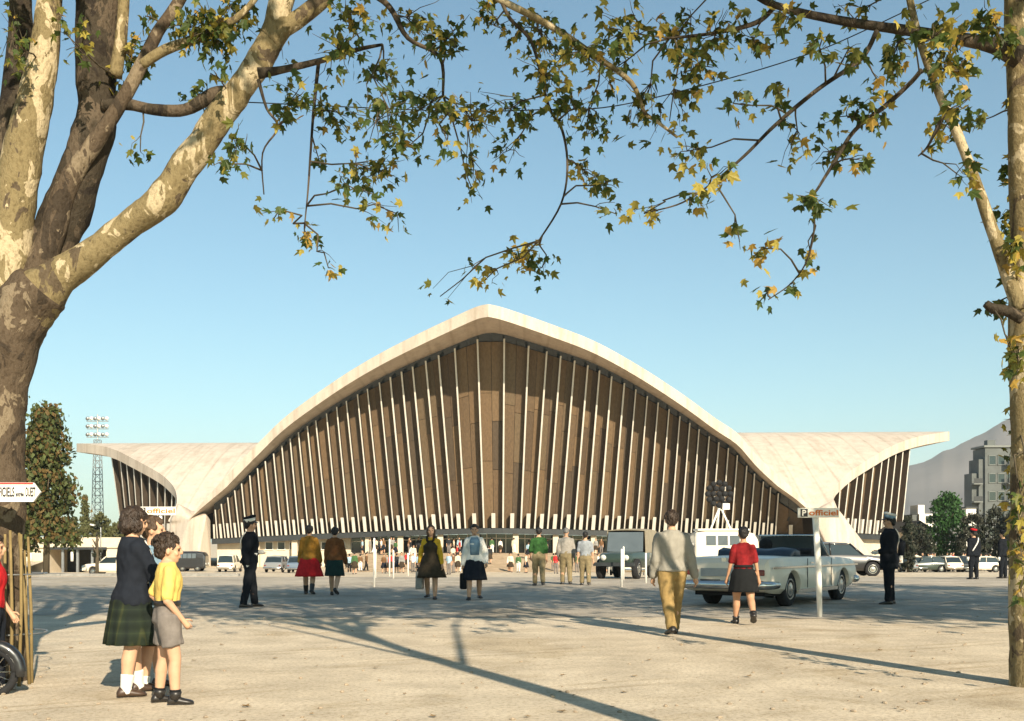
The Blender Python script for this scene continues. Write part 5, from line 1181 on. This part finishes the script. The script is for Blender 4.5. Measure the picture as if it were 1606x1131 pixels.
# round lamp cluster on a tripod standing on the van roof
pl = GY(1086, 50); bw = Vector((pl.x+1.2, pl.y-.1, pl.z+2.09)); lc = thing('lamp_cluster', 'dark round cluster of lamps on a white tripod above the broadcast van', 'lamp', bw)
for k, (x, y) in enumerate(((-.45, -.3), (.5, -.3), (.0, .45))): mb = MB(); mb.tube([(x, y, 0), (.12*(x > .3), 0, .95)], .045, 8); mb.build('leg', m_white, lc, True)
mb = MB(); mb.tube([(0, 0, .9), (0, 0, 1.15)], .07, 8); mb.box((.32, 0, 1.08), (.32, .22, .28)); mb.build('mount', m_white, lc)
for k in range(19):
    if k == 0: x, z = 0, 0
    elif k < 7: a = k*math.pi/3; x, z = .27*math.cos(a), .27*math.sin(a)
    else: a = (k-7)*math.pi/6; x, z = .52*math.cos(a), .52*math.sin(a)
    mb = MB(); c = Vector((x, 0, 1.66+z)); mb.tube([c+Vector((0, .20, 0)), c+Vector((0, .08, 0)), c+Vector((0, -.10, 0))], [.06, .12, .135], 10); sh = mb.build('lamp', m_black, lc, True)
# jeep with tan canvas
jp = thing('canvas_topped_jeep', 'dark green jeep with tan canvas hood and flat windscreen behind the thin posts', 'jeep', at_(1012, 905)+Vector((-.1, 1.2, 0)), R(-112))
carbody([(0, .45, .7, .85, .72, .03), (.1, .40, .72, .95, .76, .03), (1.5, .40, .72, .97, .78, .03), (2.0, .42, .74, .98, .74, .05), (2.9, .46, .76, .95, .62, .06), (3.2, .50, .74, .90, .58, .05)], P_green, jp, (.65, 2.7), .40, 1.56, .02)
for x in (.65, 2.7):
    for y in (-.66, .66): wheel(jp, x, y, .37, .2)
mb = MB(); rg = []
for x, z in ((.0, 1.62), (.15, 1.80), (.9, 1.84), (1.75, 1.80)): rg.append([Vector((x, y, (.95 if abs(y) > .73 else z-.10*abs(y)**3))) for y in (-.76, -.72, -.4, 0, .4, .72, .76)])
mb.loft(rg, closed=False); mb.add([tuple(v) for v in rg[0]], [(0, 1, 2, 3, 4, 5, 6)]); me = evalmesh(mb.mesh('canvas_hood', [CANV]), [('SOLIDIFY', dict(thickness=.03))]); link('canvas_hood', me, jp)
mb = MB(); mb.hexa([Vector((1.9, -.68, .99)), Vector((1.9, .68, .99)), Vector((1.92, .68, .99)), Vector((1.92, -.68, .99))], [Vector((1.78, -.66, 1.70)), Vector((1.78, .66, 1.70)), Vector((1.80, .66, 1.70)), Vector((1.80, -.66, 1.70))]); wsj = mb.build('windscreen', m_glass2, jp)
for s in (-1, 1): mb = MB(); mb.tube([(3.18, s*.42, .78), (3.26, s*.42, .78)], [.11, .10], 12); mb.build('headlight', LAMP, jp, True)
mb = MB(); mb.box((3.32, 0, .55), (.1, 1.5, .13)); mb.build('bumper', m_dark, jp)
# white awning stall roof behind the grey pullover
aw = thing('awning', 'white canvas awning on two posts behind the grey pullover', 'awning', GY(1030, 58))
mb = MB(); mb.hexa([Vector((-.9, -.9, 1.75)), Vector((1.0, -.9, 1.75)), Vector((1.0, .9, 2.0)), Vector((-.9, .9, 2.0))], [Vector((-.7, -.5, 2.15)), Vector((.8, -.5, 2.15)), Vector((.8, .7, 2.25)), Vector((-.7, .7, 2.25))]); mb.build('canopy', CANV2, aw)
for x in (-.8, .9):
    for y in (-.8, .8): mb = MB(); mb.tube([(x, y, 0), (x, y, 1.85)], .035, 8); mb.build('post', m_white, aw, True)

# moped at the left edge
mp = thing('moped', 'small dark moped cut off by the left edge beside the child in red', 'moped', tuple(P(-74, 850, 9.15).xy)+(0,), R(12))
def bigwheel(x, r):
    mb = MB(); n = 28; mb.tube([Vector((x+r*math.cos(2*math.pi*j/n), 0, r+r*math.sin(2*math.pi*j/n)-.0)) for j in range(n+1)], .034, 8); wl = mb.build('wheel', m_black, mp, True)
    mb = MB(); mb.tube([(x, -.05, r), (x, .05, r)], .045, 10); rim = mb.build('hub', m_chrome, wl, True)
    mb = MB()
    for k in range(14): a = 2*math.pi*k/14; mb.tube([(x, (-.03 if k % 2 else .03), r), (x+(r-.03)*math.cos(a), 0, r+(r-.03)*math.sin(a))], .004, 4)
    tag(mb.build('spokes', m_chrome, wl), kind='stuff')
bigwheel(.30, .19); bigwheel(-.72, .19)
mb = MB(); n = 12; mb.tube([Vector((.30+.235*math.cos(a), 0, .19+.235*math.sin(a))) for a in [R(-10)+R(185)*j/n for j in range(n+1)]], .05, 8); mb.build('mudguard', P_black, mp, True)
mb = MB(); mb.tube([(.30, .06, .19), (.16, .05, .62), (.10, 0, .92)], .022, 8); mb.tube([(.30, -.06, .19), (.16, -.05, .62)], .022, 8); mb.tube([(.14, 0, .66), (-.1, 0, .34), (-.72, 0, .2)], .035, 8); mb.build('frame', P_black, mp, True)
mb = MB(); mb.tube([(.02, -.3, .95), (.08, -.18, .98), (.10, 0, .93), (.08, .18, .98), (.02, .3, .95)], .014, 8); mb.build('handlebar', m_chrome, mp, True)
mb = MB(); mb.ell((-.45, 0, .74), (.15, .11, .05)); mb.tube([(-.45, 0, .72), (-.4, 0, .3)], .02, 8); mb.build('saddle', m_black, mp, True)
mb = MB(); mb.box((-.22, 0, .30), (.34, .16, .22)); me = evalmesh(mb.mesh('e', [P_black]), [('BEVEL', dict(width=.05, segments=2))]); link('engine_case', me, mp)
mb = MB(); mb.tube([(.02, -.12, .10), (.2, -.16, .08)], .03, 8); mb.build('pedal', m_steel, mp, True)

# ------------------------------------------------------------------ signs, posts, mast
SBLK = M('sign_black', (.02, .02, .025), .5, .05, 3); SORG = M('sign_orange', (.62, .16, .02), .5, .05, 3); SRED = M('sign_red', (.5, .04, .03), .5, .05, 3)
def arrow_sign():
    Y = 9.62; x0 = P(-105, 0, Y).x; x1 = P(52, 0, Y).x; xt = P(63, 0, Y).x; z1 = P(0, 757, Y).z; z0 = P(0, 787, Y).z; zm = (z0+z1)/2
    t = thing('arrow_sign', 'white arrow-shaped direction board fixed to the big left trunk', 'sign', (x0, Y, z0)); o = Vector((x0, Y, z0))
    poly = [Vector((x0, Y, z0)), Vector((x1, Y, z0)), Vector((xt, Y, zm)), Vector((x1, Y, z1)), Vector((x0, Y, z1))]
    mb = MB(); mb.prism([p-o for p in poly], Vector((0, 0, 0)), Vector((0, .03, 0))); mb.build('board', m_white, t)
    h = z1-z0; mb = MB(); mb.box(((x1-x0)/2, -.004, h-.008), (x1-x0, .006, .012)); mb.build('edge_stripe', SRED, t)
    for s, sz, xx, zz, sx in (('OFFICIELS', .115, P(-13, 0, Y).x, .048, .74), ('entrée', .06, P(25, 0, Y).x, .048, .62), ('OUEST', .115, P(40, 0, Y).x, .048, .42)):
        me = textmesh(s, sz, SBLK, .001); ob = link('lettering', me, t)
        xs = [v.co.x for v in me.vertices]; wd = max(xs)-min(xs)
        want = {'OFFICIELS': 88, 'entrée': 14, 'OUEST': 16}[s]/FPX*Y; want = {'OFFICIELS': P(23, 0, Y).x-P(-13, 0, Y).x, 'entrée': P(38, 0, Y).x-P(25.5, 0, Y).x, 'OUEST': P(56, 0, Y).x-P(40, 0, Y).x}[s]
        ob.rotation_euler = (R(90), 0, 0); ob.scale = (want/wd, 1.0, 1); ob.location = (xx-x0-min(xs)*want/wd, -.004, zz)
    for dx in (.35, .62): mb = MB(); mb.box((dx, .10, h/2), (.05, .16, .05)); mb.build('bracket', m_dark, t)
arrow_sign()
def p_sign(label, base, H, W, HH, tilt, pole_r=.045, skew=0, twocol=True):
    t = thing('parking_sign', label, 'sign', base); mb = MB()
    mb.tube([Vector((0, 0, -.05)), Vector((skew*.3, 0, H*.5)), Vector((skew, 0, H+HH))], [pole_r*.8, pole_r, pole_r], 10); mb.build('post', m_white, t, True)
    b = MB(); b.box((skew+tilt, -.07, H+HH/2), (W, .03, HH)); b.build('board', m_white, t)
    x0 = skew+tilt-W/2
    b = MB(); b.box((x0+HH*.62, -.088, H+HH/2), (HH*.74, .008, HH*.82)); sq = b.build('parking_square', SBLK, t)
    me = textmesh('P', HH*.86, m_white, .001); o = link('lettering', me, sq); o.rotation_euler = (R(90), 0, 0); o.location = (x0+HH*.38, -.094, H+HH*.20)
    me = textmesh('officiel', HH*.80, SORG, .001); xs = [v.co.x for v in me.vertices]; o = link('lettering', me, t); k = (W-HH*1.25)/(max(xs)-min(xs)); o.rotation_euler = (R(90), 0, 0); o.scale = (k, 1, 1); o.location = (x0+HH*1.12, -.088, H+HH*.24)
    return t
b0 = G(1286, 968); Hs = P(0, 812, b0.y).z
p_sign('white parking sign with black P square and orange lettering, in front of the convertible', b0, Hs, 64/FPX*b0.y, 15/FPX*b0.y, .04, .055, P(1278, 0, b0.y).x-b0.x)
b1 = Vector((P(252, 0, 34).x, 34, 0)); p_sign('white parking sign with orange lettering behind the heads of the girl and boy', b1, P(0, 808, 34).z, 60/FPX*34, 13/FPX*34, -.1, .05)
PS = [(587, 921), (611, 900), (589, 905), (617, 906), (640, 899), (955, 893), (975, 921), (978, 909), (1013, 915)]
names = ['nearest thin white post between the brown cardigan and the pinafore', 'taller distant thin post seen left of the pinafore', 'thin white post near the brown cardigan', 'lower thin post just left of the short one near the pinafore', 'thin post right beside the pinafore', 'thin tall white post before the entrance columns', 'nearer thin white post in front of the jeep', 'thin white post behind the nearer post by the jeep', 'tall thin white post between jeep and grey pullover']
tops = [845, 846, 862, 864, 868, 842, 862, 858, 868]
for (px, py), l, tp in zip(PS, names, tops):
    g = G(px, py); mb = MB(); h = P(0, tp, g.y).z-g.z; mb.tube([(0, 0, -.02), (0, 0, h), (0, 0, h+.02)], [.032, .03, .012], 8)
    o = mb.build('marker_post', m_white, None, True); o.location = g; tag(o, l, 'post', 'thin white posts on the square')
for px, py, tp, l in ((48, 880, 866, 'short white bollard near the big left trunk'), (113, 882, 870, 'short white bollard in front of the low building')):
    g = Vector(((px-803)/FPX*95, 95, -.4)); mb = MB(); mb.tube([(0, 0, 0), (0, 0, .8), (0, 0, .84)], [.13, .12, .05], 10); o = mb.build('bollard', m_white, None, True); o.location = g; tag(o, l, 'bollard', 'white bollards at the left')
# cane guard around the big left trunk
tg = thing('tree_guard', 'guard of thin leaning canes tied round the foot of the big left trunk', 'tree guard', tuple(P(8, 850, 10.2).xy)+(0,)); og = Vector(tg.location)
CANE = M('cane', (.20, .145, .06), .8, .3, 8)
for (x0, y0, Y0, x1, y1) in ((4, 1040, 9.75, 8, 838), (18, 1046, 9.72, 16, 832), (30, 1040, 9.75, 33, 838), (46, 1056, 9.9, 30, 836), (50, 1052, 10.0, 44, 842), (41, 1035, 10.3, 38, 846), (-14, 1040, 9.8, -10, 838)):
    a = P(x0, y0, Y0); a.z = 0; b_ = P(x1, y1, Y0+.1); mb = MB(); mb.tube([a-og, a.lerp(b_, .5)-og+Vector((.01, 0, 0)), b_-og], [.016, .015, .012], 7); mb.build('cane', CANE, tg, True)
for z in (.45, 1.0): mb = MB(); mb.tube([Vector((.36*math.cos(2*math.pi*j/24), .40*math.sin(2*math.pi*j/24), z)) for j in range(25)], .007, 5); mb.build('wire', m_steel, tg, True)
# floodlight mast
mY = 160; mx = P(153, 0, mY).x; ms = thing('floodlight_mast', 'tall lattice mast with three rows of floodlights behind the left wing', 'floodlight mast', (mx, mY, 0)); zt = P(0, 690, mY).z
mb = MB(); wq = lambda z: .75-.35*z/zt
for s in ((-1, -1), (1, -1), (1, 1), (-1, 1)): mb.tube([(s[0]*wq(0), s[1]*wq(0), 0), (s[0]*wq(zt), s[1]*wq(zt), zt)], .06, 6)
for k in range(16):
    z0, z1 = zt*k/16, zt*(k+1)/16
    for a, c in (((-1, -1), (1, -1)), ((1, -1), (1, 1)), ((1, 1), (-1, 1)), ((-1, 1), (-1, -1))):
        mb.tube([(a[0]*wq(z0), a[1]*wq(z0), z0), (c[0]*wq(z1), c[1]*wq(z1), z1)], .035, 5); mb.tube([(a[0]*wq(z1), a[1]*wq(z1), z1), (c[0]*wq(z1), c[1]*wq(z1), z1)], .035, 5)
tag(mb.build('lattice', m_steel, ms), kind='stuff')
for i, py in enumerate((656, 668, 681)):
    z = P(0, py, mY).z; mb = MB(); mb.box((0, 0, z-.45), (3.2, .15, .12)); mb.build('crossbar', m_steel, ms)
    for k in range(6): mb = MB(); x = -1.4+.56*k; mb.tube([(x, .2, z+.05), (x, 0, z), (x, -.3, z-.12)], [.10, .25, .27], 10); mb.build('floodlight', m_white if k % 2 else m_steel, ms, True)
mb = MB(); mb.tube([(0, 0, zt), (0, 0, P(0, 650, mY).z)], .1, 8); mb.build('top_pole', m_steel, ms)
# slim street lamp with a pale arm near the mast
sg = Vector((P(158, 0, 70).x, 70, 0)); sl2 = thing('street_lamp', 'slim street lamp with pale tilted head beside the sapling', 'street lamp', sg); zz = P(0, 828, 70).z
mb = MB(); mb.tube([(0, 0, 0), (0, 0, zz), (-.15, 0, zz+.1)], .035, 8); mb.build('post', m_steel, sl2, True); mb = MB(); mb.box((-.4, 0, zz+.16), (.55, .16, .08), Euler((0, R(14), 0)).to_matrix()); mb.build('lamp_head', m_white, sl2)
# overhead cable
pa, pb = P(420, 190, 10.6), P(1640, -40, 10.6); mb = MB(); pts = [P(380, 160, 10.6), P(700, 174, 10.6), P(850, 172, 10.6), P(960, 167, 10.6), P(1106, 133, 10.6), P(1243, 93, 10.6), P(1345, 53, 10.6), P(1600, -70, 10.6)]
mb.tube(smooth_curve(pts, 40), .006, 5); tag(mb.build('overhead_cable', m_dark, None, True), 'thin dark cable strung through the branches above the square', 'cable')

# ------------------------------------------------------------------ far buildings
lb = thing('low_building', 'long low cream building with a dark opening left of the hall', 'building', (P(115, 0, 96).x, 96, 0)); bx = lambda px: P(px, 0, 96).x-lb.location.x; bz = lambda py: P(0, py, 96).z
mb = MB(); mb.box(((bx(-60)+bx(196))/2, 1.5, (bz(843)+bz(859))/2), (bx(196)-bx(-60), 5, bz(843)-bz(859))); mb.build('upper_wall', m_cream, lb)
mb = MB(); mb.box(((bx(-60)+bx(82))/2, 1.6, (bz(859)-1.5)/2), (bx(82)-bx(-60), 4.8, bz(859)+1.5)); mb.build('wall', m_cream, lb)
mb = MB(); mb.box(((bx(172)+bx(196))/2, 1.6, (bz(859)-1.5)/2), (bx(196)-bx(172), 4.8, bz(859)+1.5)); mb.build('wall', m_cream, lb)
mb = MB(); mb.box(((bx(82)+bx(172))/2, 3.4, (bz(859)-1.5)/2), (bx(172)-bx(82), .3, bz(859)+1.5)); mb.build('back_wall', m_dark, lb)
mb = MB(); mb.box(((bx(80)+bx(174))/2, -1.06, bz(860)), (bx(174)-bx(80), .3, .22)); mb.build('fascia', m_dark, lb)
for px in (104, 127, 150): mb = MB(); mb.box((bx(px), -.7, (bz(859)-1.5)/2), (.2, .2, bz(859)+1.4)); mb.build('post', m_steel, lb)
# apartment block
AP = M('apartment_render', (.105, .115, .112), .9, .15, .5); AB = M('balcony_slab', (.17, .18, .17), .85, .1, 1); ab = thing('apartment_block', 'grey apartment block with balconies behind the slender right tree', 'building', (P(1560, 0, 190).x, 190, 0), R(0))
ax = lambda px: P(px, 0, 190).x-ab.location.x; az = lambda py: P(0, py, 190).z
def apw(px0, px1, pyt, y0, y1): mb = MB(); mb.box(((ax(px0)+ax(px1))/2, (y0+y1)/2, az(pyt)/2), (ax(px1)-ax(px0), y1-y0, az(pyt))); mb.build('wall', AP, ab)
apw(1545, 1660, 703, 0, 5); apw(1537, 1546, 720, .5, 4.6); apw(1528, 1538, 742, 1.0, 4.2)
for fl_ in range(7):
    z = az(722)-fl_*3.15
    if z < 2: continue
    for px in (1556, 1570, 1584, 1604, 1624):
        mb = MB(); mb.box((ax(px), -.03, z), (1.15, .12, 1.5)); wn = mb.build('window', m_glass, ab)
        mb = MB()
        for dx, dz_, sx, szz in ((-.62, 0, .1, 1.7), (.62, 0, .1, 1.7), (0, .8, 1.3, .1), (0, -.8, 1.4, .12)): mb.box((ax(px)+dx, -.08, z+dz_), (sx, .14, szz))
        link('window_frame', mb.mesh('f', [AB]), wn)
    for px0, px1, y in ((1526, 1540, .2), (1576, 1594, -.9)):
        if z > az(742) and px0 < 1535: continue
        mb = MB(); mb.box(((ax(px0)+ax(px1))/2, y+.1, z-1.0), (ax(px1)-ax(px0), 1.5, .18)); bl = mb.build('balcony', AB, ab)
        mb = MB(); mb.box(((ax(px0)+ax(px1))/2, y-.62, z-.45), (ax(px1)-ax(px0), .06, .85)); link('railing', mb.mesh('f', [m_dark]), bl)
mb = MB(); mb.box((ax(1562), 2.5, az(696)), (1.4, 1.4, 1.6)); mb.build('chimney', AP, ab)
mb = MB(); mb.box((ax(1602), 2.5, az(702)+.2), (ax(1662)-ax(1543), 5.6, .35)); mb.build('roof', AB, ab)
# gabled house and white block
gh = thing('gabled_house', 'small house with pale gable and dark roof below the mountain', 'building', (P(1443, 0, 120).x, 120, 0)); gx_ = lambda px: P(px, 0, 120).x-gh.location.x; gz = lambda py: P(0, py, 120).z
mb = MB(); mb.prism([Vector((gx_(1424), 0, 0)), Vector((gx_(1458), 0, 0)), Vector((gx_(1458), 0, gz(832))), Vector((gx_(1440), 0, gz(822))), Vector((gx_(1424), 0, gz(832)))], Vector((0, 0, 0)), Vector((0, 8, 0))); mb.build('wall', m_cream, gh)
for a, c in (((1418, 835), (1440.2, 820)), ((1439.8, 820), (1464, 835))):
    mb = MB(); p0, p1 = Vector((gx_(a[0]), -.6, gz(a[1]))), Vector((gx_(c[0]), -.6, gz(c[1]))); mb.hexa([p0, p1, p1+Vector((0, 9.2, 0)), p0+Vector((0, 9.2, 0))], [p0+Vector((0, 0, .25)), p1+Vector((0, 0, .25)), p1+Vector((0, 9.2, .25)), p0+Vector((0, 9.2, .25))]); mb.build('roof', m_dark, gh)
wb = thing('white_house', 'small white flat-roofed house rising behind the gabled roof', 'building', (P(1450, 0, 150).x, 150, 0)); wx = lambda px: P(px, 0, 150).x-wb.location.x; wz = lambda py: P(0, py, 150).z
mb = MB(); mb.box((wx(1453), 3, wz(806)/2), (wx(1464)-wx(1442), 6, wz(806))); mb.build('wall', m_white, wb); mb = MB(); mb.box((wx(1447), 2, wz(792)/2), (wx(1452)-wx(1442), 3, wz(792))); mb.build('tower', m_white, wb); mb = MB(); mb.box((wx(1437), 3, wz(807)/2), (wx(1441.5)-wx(1433), 5, wz(807))); mb.build('grey_wing', AP, wb)
mb = MB(); mb.box((wx(1457), -.05, wz(815)), (.9, .12, 1.0)); mb.build('window', m_glass, wb)
wc = thing('white_house', 'white house corner showing right of the bright green tree', 'building', (P(1512, 0, 160).x, 160, 0)); mb = MB(); mb.box((0, 0, P(0, 798, 160).z/2), (1.4, 5, P(0, 798, 160).z)); mb.build('wall', m_white, wc); mb = MB(); mb.box((0, 0, P(0, 798, 160).z+.1), (1.7, 5.4, .22)); mb.build('roof', m_dark, wc)
# ------------------------------------------------------------------ air
hz = bpy.data.materials.new('haze_air'); hz.use_nodes = True; n = hz.node_tree
n.nodes.remove(n.nodes['Principled BSDF']); pv = n.nodes.new('ShaderNodeVolumePrincipled'); pv.inputs['Density'].default_value = .00014
pv.inputs['Color'].default_value = (.86, .92, .97, 1); pv.inputs['Anisotropy'].default_value = 0.0
n.links.new(pv.outputs[0], n.nodes['Material Output'].inputs['Volume'])
mb = MB(); mb.box((0, 3020, 213), (12400, 6240, 436)); tag(mb.build('haze', hz), kind='stuff')
